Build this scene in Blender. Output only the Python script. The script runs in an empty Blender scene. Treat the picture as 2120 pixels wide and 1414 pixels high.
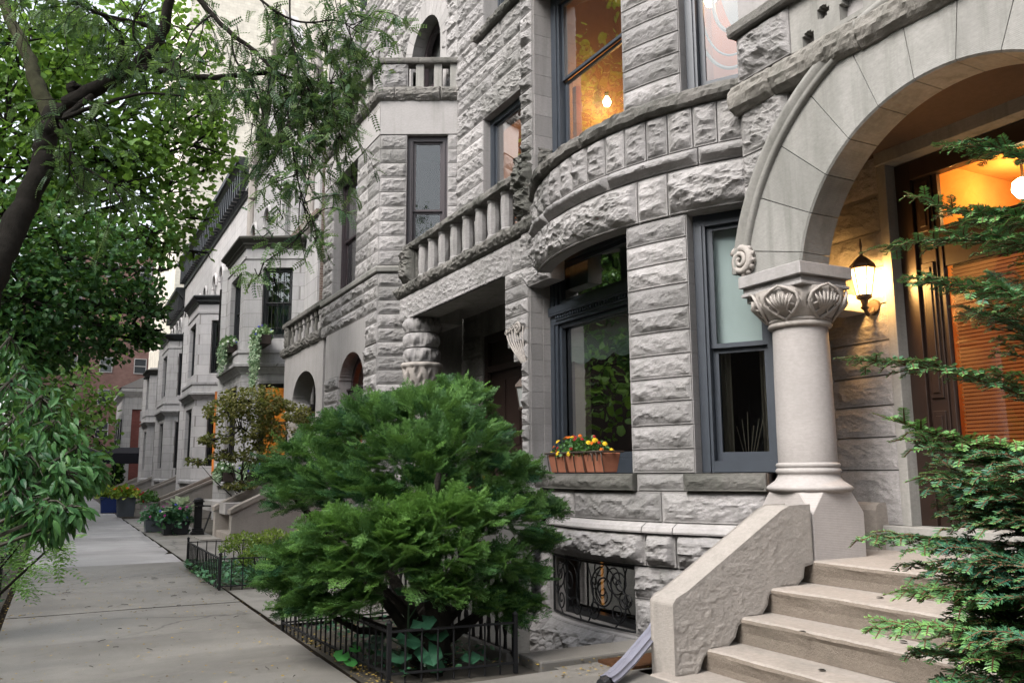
# Row of grey stone town houses along a leafy pavement.  X = into the houses, Y = along the street, Z = up.
import bpy, math, numpy as np
from mathutils import Vector, Matrix
RNG = np.random.default_rng(11)
SC = bpy.context.scene
COL = SC.collection
PI = math.pi
EXPO = 1.98
WL = {}

# ------------------------------------------------------------------ helpers
def wl(o):
    return WL.get(o.name, np.zeros(3)) if o else np.zeros(3)

class MB:
    """collects faces and links them as ONE mesh object"""
    def __init__(s): s.v = []; s.f = []; s.c = []; s.n = 0
    def add(s, V, F, mi=0, tone=.5):
        V = np.asarray(V, float).reshape(-1, 3); F = np.atleast_2d(np.asarray(F, int))
        s.v.append(V); s.f.append((F + s.n, mi)); s.c.append(np.broadcast_to(np.asarray(tone, float), (len(V),)).copy()); s.n += len(V)
    def merge(s, o, mi=1):
        for f, _ in o.f: s.f.append((f+s.n, mi))
        s.v += o.v; s.c += o.c; s.n += o.n
    def build(s, name, mats, parent=None, smooth=False, bevel=0, local=False, loc=None):
        if not isinstance(mats, (list, tuple)): mats = [mats]
        me = bpy.data.meshes.new(name)
        V = np.concatenate(s.v)
        base = wl(parent) if loc is None else np.asarray(loc, float)
        if not local: V = V - base
        loops = np.concatenate([f.ravel() for f, _ in s.f]); tot = np.concatenate([np.full(len(f), f.shape[1]) for f, _ in s.f])
        mi = np.concatenate([np.full(len(f), m) for f, m in s.f])
        me.vertices.add(len(V)); me.vertices.foreach_set('co', V.ravel())
        me.loops.add(len(loops)); me.loops.foreach_set('vertex_index', loops.astype(np.int32))
        me.polygons.add(len(tot)); st = np.zeros(len(tot), np.int32); st[1:] = np.cumsum(tot)[:-1]
        me.polygons.foreach_set('loop_start', st)
        for m in mats: me.materials.append(m)
        me.update(calc_edges=True); me.validate()
        if len(me.polygons) == len(tot):
            me.polygons.foreach_set('material_index', mi.astype(np.int32))
        me.polygons.foreach_set('use_smooth', np.full(len(me.polygons), bool(smooth)))
        at = me.attributes.new('tone', 'FLOAT', 'POINT'); at.data.foreach_set('value', np.concatenate(s.c).astype(np.float32))
        o = bpy.data.objects.new(name, me); COL.objects.link(o)
        if parent: o.parent = parent; WL[o.name] = base if loc is None else base
        if loc is not None and not parent: o.location = loc; WL[o.name] = base
        if bevel:
            b = o.modifiers.new('Bevel', 'BEVEL'); b.width = bevel; b.segments = 2; b.limit_method = 'ANGLE'; b.angle_limit = .6
        return o

def thing(name, label, cat, loc=(0, 0, 0), group=None, rotz=0):
    o = bpy.data.objects.new(name, None); COL.objects.link(o); o.location = loc; o.rotation_euler = (0, 0, rotz)
    o.empty_display_size = .2
    WL[o.name] = np.asarray(loc, float)
    return tag(o, label, cat, group)
def tag(o, label, cat, group=None):
    o['label'] = label; o['category'] = cat
    if group: o['group'] = group
    return o
def kind(o, k): o['kind'] = k; return o
def dup(o, parent=None, loc=None, rotz=None, label=None, scale=None):
    c = o.copy(); COL.objects.link(c)
    if parent: c.parent = parent
    if loc is not None: c.location = loc
    if rotz is not None: c.rotation_euler = (0, 0, rotz)
    if scale is not None: c.scale = scale
    if label: c['label'] = label
    for ch in list(o.children): dup(ch, c)
    return c

BOXF = np.array([(0,3,2,1),(4,5,6,7),(0,1,5,4),(1,2,6,5),(2,3,7,6),(3,0,4,7)])
def box(mb, x0, x1, y0, y1, z0, z1, mi=0, tone=.5):
    V = [(x0,y0,z0),(x1,y0,z0),(x1,y1,z0),(x0,y1,z0),(x0,y0,z1),(x1,y0,z1),(x1,y1,z1),(x0,y1,z1)]
    mb.add(V, BOXF, mi, tone)
def hexa(mb, P, mi=0, tone=.5): mb.add(P, BOXF, mi, tone)
class Fr:
    """wall frame: u along U, z up, d outward along N"""
    def __init__(s, P, U, N): s.P = np.array(P, float); s.U = np.array(U, float); s.N = np.array(N, float)
    def __call__(s, u, z, d=0):
        u, z, d = np.broadcast_arrays(np.asarray(u, float), np.asarray(z, float), np.asarray(d, float))
        return s.P + u[..., None]*s.U + z[..., None]*np.array([0, 0, 1.]) + d[..., None]*s.N
def fbox(mb, fr, u0, u1, z0, z1, d0, d1, mi=0, tone=.5):
    V = [fr(u, z, d) for z in (z0, z1) for (u, d) in ((u0, d0), (u1, d0), (u1, d1), (u0, d1))]
    mb.add(V, BOXF, mi, tone)
def prism(mb, pts, fn, d0, d1, mi=0, tone=.5):
    """extrude a polygon of (a,b) points; fn(a,b,d)->xyz"""
    n = len(pts); V = [fn(a, b, d0) for a, b in pts] + [fn(a, b, d1) for a, b in pts]
    mb.add(V, [list(range(n))], mi, tone); k = mb.n - 2*n
    mb.f.append((np.array([[n + i for i in range(n)][::-1]]) + k, mi))
    mb.f.append((np.array([(i, (i+1) % n, n+(i+1) % n, n+i) for i in range(n)]) + k, mi))
def lathe(mb, prof, c, seg=24, mi=0, tone=.5, wob=None, a0=0, a1=2*PI):
    full = abs(a1-a0-2*PI) < 1e-6
    a = np.linspace(a0, a1, seg, endpoint=not full); r = np.array([p[0] for p in prof]); z = np.array([p[1] for p in prof])
    R = np.repeat(r[:, None], len(a), 1); A = np.repeat(a[None], len(r), 0); Z = np.repeat(z[:, None], len(a), 1)
    if wob is not None: R = wob(A, Z, R)
    V = np.stack([c[0]+R*np.cos(A), c[1]+R*np.sin(A), c[2]+Z], -1)
    n = len(a); m = len(r); F = []
    for i in range(m-1):
        for j in range(n if full else n-1):
            F.append((i*n+j, i*n+(j+1) % n, (i+1)*n+(j+1) % n, (i+1)*n+j))
    mb.add(V, F, mi, tone)
def tube(mb, pts, rad, sides=6, mi=0, tone=.5, cap=True):
    P = np.array(pts, float); n = len(P); rad = np.broadcast_to(np.asarray(rad, float), (n,))
    T = np.gradient(P, axis=0); T /= np.linalg.norm(T, axis=1)[:, None] + 1e-9
    up = np.array([0, 0, 1.]) if abs(T[0][2]) < .9 else np.array([1., 0, 0])
    N = np.cross(T[0], up); N /= np.linalg.norm(N); V = []
    for i in range(n):
        N = N - T[i]*(N@T[i]); N /= np.linalg.norm(N) + 1e-9; B = np.cross(T[i], N)
        a = np.arange(sides)*2*PI/sides
        V.append(P[i] + rad[i]*(np.cos(a)[:, None]*N + np.sin(a)[:, None]*B))
    F = [(i*sides+j, i*sides+(j+1) % sides, (i+1)*sides+(j+1) % sides, (i+1)*sides+j) for i in range(n-1) for j in range(sides)]
    mb.add(np.concatenate(V), F, mi, tone)
    if cap:
        k = mb.n - n*sides
        mb.f.append((np.array([[k+j for j in range(sides)][::-1]]), mi)); mb.f.append((np.array([[k+(n-1)*sides+j for j in range(sides)]]), mi))
def sweep(mb, path, prof, mi=0, tone=.5, jit=0, seed=0, side=1, ds=None):
    """moulding: profile of (out, z) carried along a plan polyline; out is to the left of travel times side"""
    P = np.array(path, float)
    if jit:
        ds = .022; q_ = np.array(prof, float); pr_ = [q_[0]]
        for a, b in zip(q_[:-1], q_[1:]):
            k = max(1, int(np.linalg.norm(b-a)/.022)) if a[0] > -.05 or b[0] > -.05 else 1; pr_ += [a+(b-a)*t for t in np.linspace(0, 1, k+1)[1:]]
        prof = pr_
    if ds:
        Q = [P[0]]
        for a, b in zip(P[:-1], P[1:]):
            k = max(1, int(np.linalg.norm(b-a)/ds)); Q += [a+(b-a)*t for t in np.linspace(0, 1, k+1)[1:]]
        P = np.array(Q)
    n = len(P); d = np.diff(P, axis=0); d /= np.linalg.norm(d, axis=1)[:, None]
    nr = np.stack([-d[:, 1], d[:, 0]], 1)*side; M = np.zeros((n, 2)); M[0] = nr[0]; M[-1] = nr[-1]
    for i in range(1, n-1):
        m = nr[i-1]+nr[i]; m /= np.linalg.norm(m); M[i] = m/max(.3, m@nr[i])
    k = len(prof); pr = np.array(prof, float)
    O = np.repeat(pr[None, :, 0], n, 0); Z = np.repeat(pr[None, :, 1], n, 0)
    if jit:
        L = np.r_[0, np.cumsum(np.linalg.norm(np.diff(P, axis=0), axis=1))]
        S = np.repeat(L[:, None], k, 1); arc = np.r_[0, np.cumsum(np.hypot(*np.diff(pr, axis=0).T))][None].repeat(n, 0)
        wa = fbm(S*8+seed, arc*10, 1.7, 2); q = (fbm(S*2.6+seed, arc*4, 3.3+seed, 3)-.5)*1.6 + (np.minimum(worley(S/.12+wa*1.5+seed, arc/.06+wa, int(seed*31)+3), 1)-.3)*1.2 + (fbm(S*40, arc*50, seed, 3)-.5)*.8
        blk = np.floor(S/.85+seed*.37); jd = np.abs(S/.85+seed*.37-np.round(S/.85+seed*.37))*.85; q = q+(_h(blk, blk*0, blk*0+int(seed))-.5)*.7 - 1.1*(jd < .012)
        inner = (pr[:, 0] > pr[:, 0].min()+.01)[None]
        O = O + q*jit*inner; Z = Z + (fbm(S*7+9+seed, arc*9, 8.1, 3)-.5)*jit*inner
    V = np.concatenate([P[:, None, :] + O[..., None]*M[:, None, :], Z[..., None]], -1)
    F = [(i*k+j, i*k+j+1, (i+1)*k+j+1, (i+1)*k+j) for i in range(n-1) for j in range(k-1)] + [(i*k+k-1, i*k, (i+1)*k, (i+1)*k+k-1) for i in range(n-1)]
    mb.add(V, F, mi, tone); b = mb.n - n*k
    mb.f.append((np.array([[b+j for j in range(k)]]), mi)); mb.f.append((np.array([[b+(n-1)*k+j for j in range(k)][::-1]]), mi))

# ------------------------------------------------------------------ noise
def _h(i, j, k):
    x = (i.astype(np.int64)*374761393 + j.astype(np.int64)*668265263 + k.astype(np.int64)*2147483647 + 1013904223) & 0xffffffff
    x = ((x ^ (x >> 13))*1274126177) & 0xffffffff; x = ((x ^ (x >> 16))*2246822519) & 0xffffffff
    return ((x ^ (x >> 15)) & 0xffffff)/float(0xffffff)
def vnoise(x, y, z):
    x, y, z = np.broadcast_arrays(np.asarray(x, float), np.asarray(y, float), np.asarray(z, float))
    i = np.floor(x); j = np.floor(y); k = np.floor(z); f = x-i; g = y-j; h = z-k
    f = f*f*(3-2*f); g = g*g*(3-2*g); h = h*h*(3-2*h); r = 0
    for a in (0, 1):
        for b in (0, 1):
            for c in (0, 1):
                r = r + _h(i+a, j+b, k+c)*(f if a else 1-f)*(g if b else 1-g)*(h if c else 1-h)
    return r
def fbm(x, y, z, o=4):
    r = 0; a = 1; t = 0
    for q in range(o):
        r = r + a*vnoise(np.asarray(x)*2**q+q*17.3, np.asarray(y)*2**q+q*5.1, np.asarray(z)+q*3.7); t += a; a *= .5
    return r/t
def worley(x, y, seed):
    i = np.floor(x); j = np.floor(y); f1 = np.full(np.shape(x), 9.)
    for a in (-1, 0, 1):
        for b in (-1, 0, 1):
            k = np.full(np.shape(x), seed)
            px = i+a+_h(i+a, j+b, k); py = j+b+_h(i+a, j+b, k+57)
            f1 = np.minimum(f1, (x-px)**2+(y-py)**2)
    return f1
def rock(S, Z, seed, amp, de):
    e = 1-np.exp(-(np.maximum(de, 0)/.03)**1.2); amp = amp*1.22
    n = fbm(S*3.2+seed*7.7, Z*5.5, seed*1.3, 3)
    w1 = fbm(S*7, Z*9, seed+.5, 2)*.9
    sc = worley(S/.15+w1+seed*3.1, Z/.075+w1*1.2, int(seed*997) % 9973)
    sc2 = worley(S/.06+w1*2, Z/.032+w1*2.4, int(seed*577) % 9973)
    fine = fbm(S*34, Z*55, seed, 3)-.5
    return e*(amp*(.15+.95*n) + amp*.75*(np.minimum(sc, 1.)-.28) + amp*.26*(np.minimum(sc2, 1.)-.3) + amp*.32*fine)
def grid_faces(ni, nj, k=0):
    i, j = np.meshgrid(np.arange(ni-1), np.arange(nj-1), indexing='ij'); a = (i*nj+j).ravel()
    return np.stack([a, a+1, a+nj+1, a+nj], 1)+k
SEED = [0]
def block(mb, surf, s0, s1, z0, z1, amp, ds=.02, j=.004, marg=.012, mi=0, post=None, tone=None, bias=0):
    """one rock faced stone: drafted margin, hewn face"""
    SEED[0] += 1; seed = SEED[0]*1.37 % 997
    if s1-s0 < .04 or z1-z0 < .03: return
    def ax(a, b):
        n = max(3, int((b-a-2*marg)/ds)); return np.r_[a+j, a+j+.003, a+j+marg, np.linspace(a+j+marg, b-j-marg, n+2)[1:-1], b-j-marg, b-j-.003, b-j]
    S, Z = np.meshgrid(ax(s0, s1), ax(z0, z1), indexing='ij')
    de = np.minimum(np.minimum(S-s0, s1-S), np.minimum(Z-z0, z1-Z))-j
    off = np.where(de < .001, -.022, 0.0) + rock(S, Z, seed, amp, de-marg)
    if bias: off = off + bias*np.clip(de/.05, 0, 1)*np.sin(np.clip((Z-z0)/(z1-z0), 0, 1)*PI)
    if post is not None: S, Z, off = post(S, Z, off)
    t = RNG.uniform(0, 1) if tone is None else tone
    mb.add(surf(S, Z, off), grid_faces(*S.shape), mi, t)
def strip(mb, surf, s0, s1, z0, z1, d0, d1, mi=1, ds=.12, tone=.5):
    """plain slab of wall following surf from depth d0 to d1"""
    n = max(2, int(abs(s1-s0)/ds)+1); s = np.linspace(s0, s1, n)
    V = np.stack([surf(s, np.full(n, z), np.full(n, d)) for z, d in ((z0, d1), (z1, d1), (z1, d0), (z0, d0))], 1)
    F = [(i*4+a, i*4+(a+1) % 4, (i+1)*4+(a+1) % 4, (i+1)*4+a) for i in range(n-1) for a in range(4)] + [(0, 1, 2, 3), ((n-1)*4+3, (n-1)*4+2, (n-1)*4+1, (n-1)*4)]
    mb.add(V, F, mi, tone)
def cuts(a, b, lens):
    L = b-a
    if L < lens[1]*1.15: return [a, b]
    n = max(1, round(L/RNG.uniform(*lens))); x = np.linspace(a, b, n+1); x[1:-1] += RNG.uniform(-.22, .22, n-1)*L/n
    return list(x)
def courses(mb, surf, zs, ival, amp=.03, ds=.02, lens=(.45, .9), depth=.35, post=None, tone=None):
    for z0, z1 in zip(zs[:-1], zs[1:]):
        for a, b in ival(z0, z1):
            strip(mb, surf, a, b, z0+.0012, z1-.0012, -depth, -.0125)
            c = cuts(a, b, lens)
            for u, v in zip(c[:-1], c[1:]): block(mb, surf, u, v, z0, z1, amp*RNG.uniform(.75, 1.3), ds, post=post, tone=tone)
def zrange(a, b, h):
    n = max(1, round((b-a)/h)); return list(np.linspace(a, b, n+1))

# ------------------------------------------------------------------ materials
def mat(name):
    m = bpy.data.materials.new(name); m.use_nodes = True; nt = m.node_tree; nt.nodes.clear()
    o = nt.nodes.new('ShaderNodeOutputMaterial'); p = nt.nodes.new('ShaderNodeBsdfPrincipled'); nt.links.new(p.outputs[0], o.inputs[0])
    return m, nt, p
def N(nt, t, **kw):
    n = nt.nodes.new(t)
    for k, v in kw.items():
        if k in n.inputs: n.inputs[k].default_value = v
        else: setattr(n, k, v)
    return n
def noise(nt, scale, detail=4, rough=.6, vec=None, dist=0):
    n = N(nt, 'ShaderNodeTexNoise', Scale=scale, Detail=detail, Roughness=rough, Distortion=dist)
    if vec: nt.links.new(vec, n.inputs['Vector'])
    return n
def ramp(nt, src, stops):
    r = nt.nodes.new('ShaderNodeValToRGB'); e = r.color_ramp.elements
    while len(e) < len(stops): e.new(.5)
    for q, (p, c) in zip(e, stops):
        q.position = p; q.color = (*c, 1) if len(c) == 3 else c
    nt.links.new(src, r.inputs[0]); return r
def mixc(nt, fac, a, b, mode='MIX'):
    m = nt.nodes.new('ShaderNodeMix'); m.data_type = 'RGBA'; m.blend_type = mode
    for s, v in ((0, fac), (6, a), (7, b)):
        if hasattr(v, 'is_linked') or hasattr(v, 'links'): nt.links.new(v, m.inputs[s])
        else: m.inputs[s].default_value = v if s == 0 else (*v, 1)
    return m.outputs[2]
def bump(nt, p, h, strength, dist):
    b = N(nt, 'ShaderNodeBump', Strength=strength, Distance=dist); nt.links.new(h, b.inputs['Height']); nt.links.new(b.outputs[0], p.inputs['Normal']); return b
def geo(nt): return nt.nodes.new('ShaderNodeNewGeometry').outputs['Position']
def mapv(nt, vec, sc=(1, 1, 1)):
    m = nt.nodes.new('ShaderNodeMapping'); m.inputs['Scale'].default_value = sc; nt.links.new(vec, m.inputs[0]); return m.outputs[0]

def stone(name, a, b, dark, dirt=.35, bstr=.5, bdist=.02, streak=0., rough=.9, tooled=False, grime=(.07, .072, .06), joints=None):
    """limestone: a/b per block tones, mineral mottling, weather stains"""
    m, nt, p = mat(name); g = geo(nt); L = nt.links.new
    tone = N(nt, 'ShaderNodeAttribute', attribute_name='tone')
    base = ramp(nt, tone.outputs['Fac'], [(0, a), (1, b)]).outputs[0]
    n1 = noise(nt, 2.3, 6, .65, g); n2 = noise(nt, 26, 5, .7, mapv(nt, g, (1, 1, 2.2))); n3 = noise(nt, .9, 7, .62, mapv(nt, g, (1, 1, .55)), .8)
    c = mixc(nt, ramp(nt, n2.outputs[0], [(.35, (0, 0, 0)), (.72, (.55,)*3)]).outputs[0], base, dark)
    c = mixc(nt, ramp(nt, n1.outputs[0], [(.38, (.0,)*3), (.75, (.4,)*3)]).outputs[0], c, tuple(x*.72 for x in a))
    c = mixc(nt, ramp(nt, n3.outputs[0], [(.60-dirt*.42, (0, 0, 0)), (.80-dirt*.22, (min(1, dirt*1.35),)*3)]).outputs[0], c, grime)
    if streak:
        n4 = noise(nt, 3.2, 5, .6, mapv(nt, g, (2.6, 2.6, .22)))
        c = mixc(nt, ramp(nt, n4.outputs[0], [(.50, (0, 0, 0)), (.72, (streak,)*3)]).outputs[0], c, (.09, .092, .078))
    if joints:
        sp = nt.nodes.new('ShaderNodeSeparateXYZ'); L(g, sp.inputs[0]); sm = N(nt, 'ShaderNodeMath', operation='MULTIPLY_ADD'); sm.inputs[1].default_value = .8; L(sp.outputs[0], sm.inputs[0]); L(sp.outputs[1], sm.inputs[2])
        cb = nt.nodes.new('ShaderNodeCombineXYZ'); L(sm.outputs[0], cb.inputs[0]); L(sp.outputs[2], cb.inputs[1])
        bk = N(nt, 'ShaderNodeTexBrick', Scale=1.); bk.inputs['Brick Width'].default_value = joints[0]; bk.inputs['Row Height'].default_value = joints[1]; bk.inputs['Mortar Size'].default_value = .007; bk.inputs['Mortar Smooth'].default_value = .3
        bk.inputs['Color1'].default_value = (1, 1, 1, 1); bk.inputs['Color2'].default_value = (.86, .86, .87, 1); bk.inputs['Mortar'].default_value = (.5, .49, .48, 1); L(cb.outputs[0], bk.inputs[0])
        c = mixc(nt, 1., c, bk.outputs[0], 'MULTIPLY')
    L(c, p.inputs['Base Color']); p.inputs['Roughness'].default_value = rough; p.inputs['Specular IOR Level'].default_value = .25
    h = noise(nt, 60, 8, .75, g)
    if tooled:
        w = N(nt, 'ShaderNodeTexWave', Scale=26, Distortion=1.2, Detail=2); w.bands_direction = 'Z'; L(g, w.inputs[0])
        h2 = mixc(nt, .45, h.outputs[0], w.outputs[0]); bump(nt, p, h2, bstr, bdist)
    else: bump(nt, p, h.outputs[0], bstr, bdist)
    return m
def simple(name, col, rough=.6, spec=.4, metal=0, var=.25, scale=9, bstr=.15, bdist=.004):
    m, nt, p = mat(name); g = geo(nt)
    n = noise(nt, scale, 5, .6, g)
    c = mixc(nt, ramp(nt, n.outputs[0], [(.3, (0,)*3), (.75, (var,)*3)]).outputs[0], col, tuple(x*.45 for x in col))
    nt.links.new(c, p.inputs['Base Color']); p.inputs['Roughness'].default_value = rough; p.inputs['Metallic'].default_value = metal; p.inputs['Specular IOR Level'].default_value = spec
    if bstr: bump(nt, p, noise(nt, scale*6, 5, .7, g).outputs[0], bstr, bdist)
    return m
def leafmat(name, a, b, rough=.45, trans=.35, spec=.35):
    m, nt, p = mat(name); L = nt.links.new; g = geo(nt)
    tone = N(nt, 'ShaderNodeAttribute', attribute_name='tone')
    c = ramp(nt, tone.outputs['Fac'], [(0, a), (1, b)]).outputs[0]
    L(c, p.inputs['Base Color']); p.inputs['Roughness'].default_value = rough; p.inputs['Specular IOR Level'].default_value = spec
    t = nt.nodes.new('ShaderNodeBsdfTranslucent'); L(mixc(nt, .35, c, (.16, .26, .03)), t.inputs[0])
    mx = nt.nodes.new('ShaderNodeMixShader'); mx.inputs[0].default_value = trans
    L(p.outputs[0], mx.inputs[1]); L(t.outputs[0], mx.inputs[2])
    L(mx.outputs[0], [n for n in nt.nodes if n.type == 'OUTPUT_MATERIAL'][0].inputs[0])
    return m
def glassmat(name, tint=(.9, .95, .95), refl=1., warp=.006, wscale=1.3):
    """window glass: clear sheet with a wavy fresnel reflection"""
    m, nt, p = mat(name); L = nt.links.new; nt.nodes.remove(p)
    tr = nt.nodes.new('ShaderNodeBsdfTransparent'); tr.inputs[0].default_value = (*tint, 1)
    gl = N(nt, 'ShaderNodeBsdfGlossy', Roughness=.01); gl.inputs[0].default_value = (1, 1, 1, 1)
    b = N(nt, 'ShaderNodeBump', Strength=.5, Distance=warp); L(noise(nt, wscale, 2, .5, geo(nt)).outputs[0], b.inputs['Height'])
    L(b.outputs[0], gl.inputs['Normal'])
    fr = N(nt, 'ShaderNodeFresnel', IOR=1.52)
    mt = N(nt, 'ShaderNodeMath', operation='MULTIPLY_ADD'); mt.inputs[1].default_value = 1.5*refl; mt.inputs[2].default_value = .06*refl; L(fr.outputs[0], mt.inputs[0])
    mx = nt.nodes.new('ShaderNodeMixShader'); L(mt.outputs[0], mx.inputs[0]); L(tr.outputs[0], mx.inputs[1]); L(gl.outputs[0], mx.inputs[2])
    L(mx.outputs[0], [n for n in nt.nodes if n.type == 'OUTPUT_MATERIAL'][0].inputs[0])
    return m
def glow(name, col, s, var=.5, scale=3):
    m, nt, p = mat(name); g = geo(nt)
    n = noise(nt, scale, 3, .5, g)
    c = mixc(nt, ramp(nt, n.outputs[0], [(.35, (0,)*3), (.7, (var,)*3)]).outputs[0], col, tuple(x*.35 for x in col))
    p.inputs['Base Color'].default_value = (.02, .02, .02, 1); nt.links.new(c, p.inputs['Emission Color']); p.inputs['Emission Strength'].default_value = s; return m
def brickmat(name, c1, c2, mortar, axis='XZ', bw=.21, bh=.067):
    m, nt, p = mat(name); L = nt.links.new; g = geo(nt)
    sp = nt.nodes.new('ShaderNodeSeparateXYZ'); L(g, sp.inputs[0]); cb = nt.nodes.new('ShaderNodeCombineXYZ')
    L(sp.outputs['XYZ'.index(axis[0])], cb.inputs[0]); L(sp.outputs[2], cb.inputs[1])
    b = N(nt, 'ShaderNodeTexBrick', Scale=1.); b.inputs['Brick Width'].default_value = bw; b.inputs['Row Height'].default_value = bh; b.inputs['Mortar Size'].default_value = .008
    b.inputs['Bias'].default_value = -.1
    for k, v in (('Color1', c1), ('Color2', c2), ('Mortar', mortar)): b.inputs[k].default_value = (*v, 1)
    L(cb.outputs[0], b.inputs[0])
    n = noise(nt, 1.3, 6, .65, g); c = mixc(nt, ramp(nt, n.outputs[0], [(.4, (0,)*3), (.7, (.5,)*3)]).outputs[0], b.outputs[0], tuple(x*.5 for x in c1))
    L(c, p.inputs['Base Color']); p.inputs['Roughness'].default_value = .9
    bump(nt, p, b.outputs['Fac'], -.6, .01); return m

GR = (.22, .211, .208); GR2 = (.395, .376, .37)
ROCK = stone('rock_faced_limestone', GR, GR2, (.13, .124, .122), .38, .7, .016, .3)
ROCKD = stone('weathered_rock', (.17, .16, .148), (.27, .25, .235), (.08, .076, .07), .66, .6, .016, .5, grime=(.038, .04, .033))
DRESS = stone('dressed_limestone', (.28, .267, .26), (.35, .332, .325), (.2, .19, .185), .16, .25, .004, .25, .85)
DRESSD = stone('stained_dressed_stone', (.235, .23, .215), (.31, .295, .275), (.15, .148, .138), .42, .3, .005, .55, .85)
SHAFT = stone('pink_shaft_stone', (.30, .28, .268), (.345, .322, .308), (.22, .2, .19), .2, .22, .003, .1, .8, tooled=True)
CARVE = stone('carved_stone', (.33, .30, .275), (.38, .345, .32), (.2, .185, .165), .2, .3, .004, .2)
STEP = stone('brown_step_stone', (.25, .222, .196), (.305, .272, .242), (.14, .122, .104), .34, .6, .006, 0, .85)
PARGE = stone('rough_stucco', (.29, .264, .238), (.335, .308, .28), (.2, .18, .162), .25, .7, .012, .2)
LIME = stone('pale_limestone', (.50, .48, .475), (.58, .56, .555), (.42, .405, .40), .08, .2, .003, .2, .85, joints=(.8, .38))
LIME2 = stone('grey_limestone', (.38, .37, .366), (.46, .445, .44), (.30, .292, .288), .14, .2, .003, .35, .85, joints=(.8, .38))
BLUE = simple('slate_blue_paint', (.030, .037, .048), .45, .5, var=.35, bstr=.1)
PLUM = simple('plum_brown_paint', (.030, .020, .023), .45, .5, var=.3, bstr=.1)
BLACK = simple('black_paint', (.012, .013, .015), .4, .5, bstr=.1)
IRON = simple('black_iron', (.007, .007, .008), .6, .3, var=.5, scale=14)
WOOD = simple('dark_door_wood', (.018, .009, .006), .4, .5, var=.6, scale=5)
WHITE = simple('white_strip', (.6, .6, .58), .5)
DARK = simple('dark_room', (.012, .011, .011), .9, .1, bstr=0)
ROOM = simple('room_plaster', (.10, .07, .045), .9, .1, bstr=0)
SHADE = simple('pale_roller_shade', (.70, .70, .68), .9, .1, var=.35, scale=1.4, bstr=0)
GLASS = glassmat('window_glass', refl=.42)
GLASSR = glassmat('reflective_glass', (.85, .88, .88), .3, .007, 1.6)
TERRA = simple('terracotta', (.27, .105, .062), .85, .2, var=.4, scale=12)
COPPER = simple('dark_bronze', (.055, .038, .028), .5, .5, .4)
BARK = simple('grey_bark', (.035, .031, .026), .95, .1, var=.8, scale=16, bstr=1., bdist=.03)
BARKL = simple('mossy_bark', (.085, .085, .05), .95, .1, var=.9, scale=13, bstr=1., bdist=.03)
SOIL = simple('dark_soil', (.03, .024, .018), 1, .05, var=.8, scale=20, bstr=1., bdist=.03)

def lampglass(name, col, s, fac=.5):
    m, nt, p = mat(name); nt.nodes.remove(p)
    tr = nt.nodes.new('ShaderNodeBsdfTransparent'); em = nt.nodes.new('ShaderNodeEmission'); em.inputs[0].default_value = (*col, 1); em.inputs[1].default_value = s
    mx = nt.nodes.new('ShaderNodeMixShader'); mx.inputs[0].default_value = fac
    nt.links.new(tr.outputs[0], mx.inputs[1]); nt.links.new(em.outputs[0], mx.inputs[2]); nt.links.new(mx.outputs[0], [n for n in nt.nodes if n.type == 'OUTPUT_MATERIAL'][0].inputs[0]); return m
# ------------------------------------------------------------------ camera, sky, sun
cam = bpy.data.cameras.new('camera'); co = bpy.data.objects.new('camera', cam); COL.objects.link(co)
cam.sensor_width = 36; cam.lens = 36*1750/2120; cam.clip_end = 800; cam.clip_start = .05
_y, _p, _r = np.radians([27.95, 8.8, -.35])
_F = Vector((math.sin(_y)*math.cos(_p), math.cos(_y)*math.cos(_p), math.sin(_p))); _R = Vector((math.cos(_y), -math.sin(_y), 0)); _U = _R.cross(_F)
_R, _U = math.cos(_r)*_R+math.sin(_r)*_U, -math.sin(_r)*_R+math.cos(_r)*_U
co.matrix_world = Matrix(((_R.x, _U.x, -_F.x, 0), (_R.y, _U.y, -_F.y, 0), (_R.z, _U.z, -_F.z, 1.3), (0, 0, 0, 1)))
SC.camera = co
EL, AZ = math.radians(46), math.radians(-106)       # sun behind thick cloud, high over the street
w = bpy.data.worlds.new('World'); SC.world = w; w.use_nodes = True; nt = w.node_tree; bg = nt.nodes['Background']
sky = nt.nodes.new('ShaderNodeTexSky'); sky.sky_type = 'NISHITA'; sky.sun_disc = False; sky.sun_elevation = EL; sky.sun_rotation = AZ; sky.dust_density = 3.; sky.air_density = 1.2
hs = nt.nodes.new('ShaderNodeHueSaturation'); hs.inputs['Saturation'].default_value = .32; nt.links.new(sky.outputs[0], hs.inputs['Color']); nt.links.new(hs.outputs[0], bg.inputs[0])
bg.inputs[1].default_value = .115
su = bpy.data.lights.new('sun', 'SUN'); su.energy = 1.5; su.angle = math.radians(30); su.color = (1, .96, .92); so = bpy.data.objects.new('sun', su); COL.objects.link(so)
sd = Vector((math.sin(AZ)*math.cos(EL), math.cos(AZ)*math.cos(EL), math.sin(EL)))
so.rotation_euler = sd.to_track_quat('Z', 'Y').to_euler(); so.location = (-8, -4, 18)
SC.view_settings.view_transform = 'Standard'; SC.view_settings.look = 'None'; SC.view_settings.gamma = 1; SC.view_settings.exposure = EXPO
SC.cycles.use_adaptive_sampling = True; SC.cycles.adaptive_threshold = .02; SC.cycles.use_denoising = True
SC.cycles.max_bounces = 8; SC.cycles.transparent_max_bounces = 12; SC.cycles.diffuse_bounces = 4; SC.cycles.caustics_reflective = False; SC.cycles.caustics_refractive = False

def plamp(name, loc, e, col=(1, .55, .2), r=.05):
    l = bpy.data.lights.new(name, 'POINT'); l.energy = e; l.color = col; l.shadow_soft_size = r
    o = bpy.data.objects.new(name, l); COL.objects.link(o); o.location = loc; return o

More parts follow.
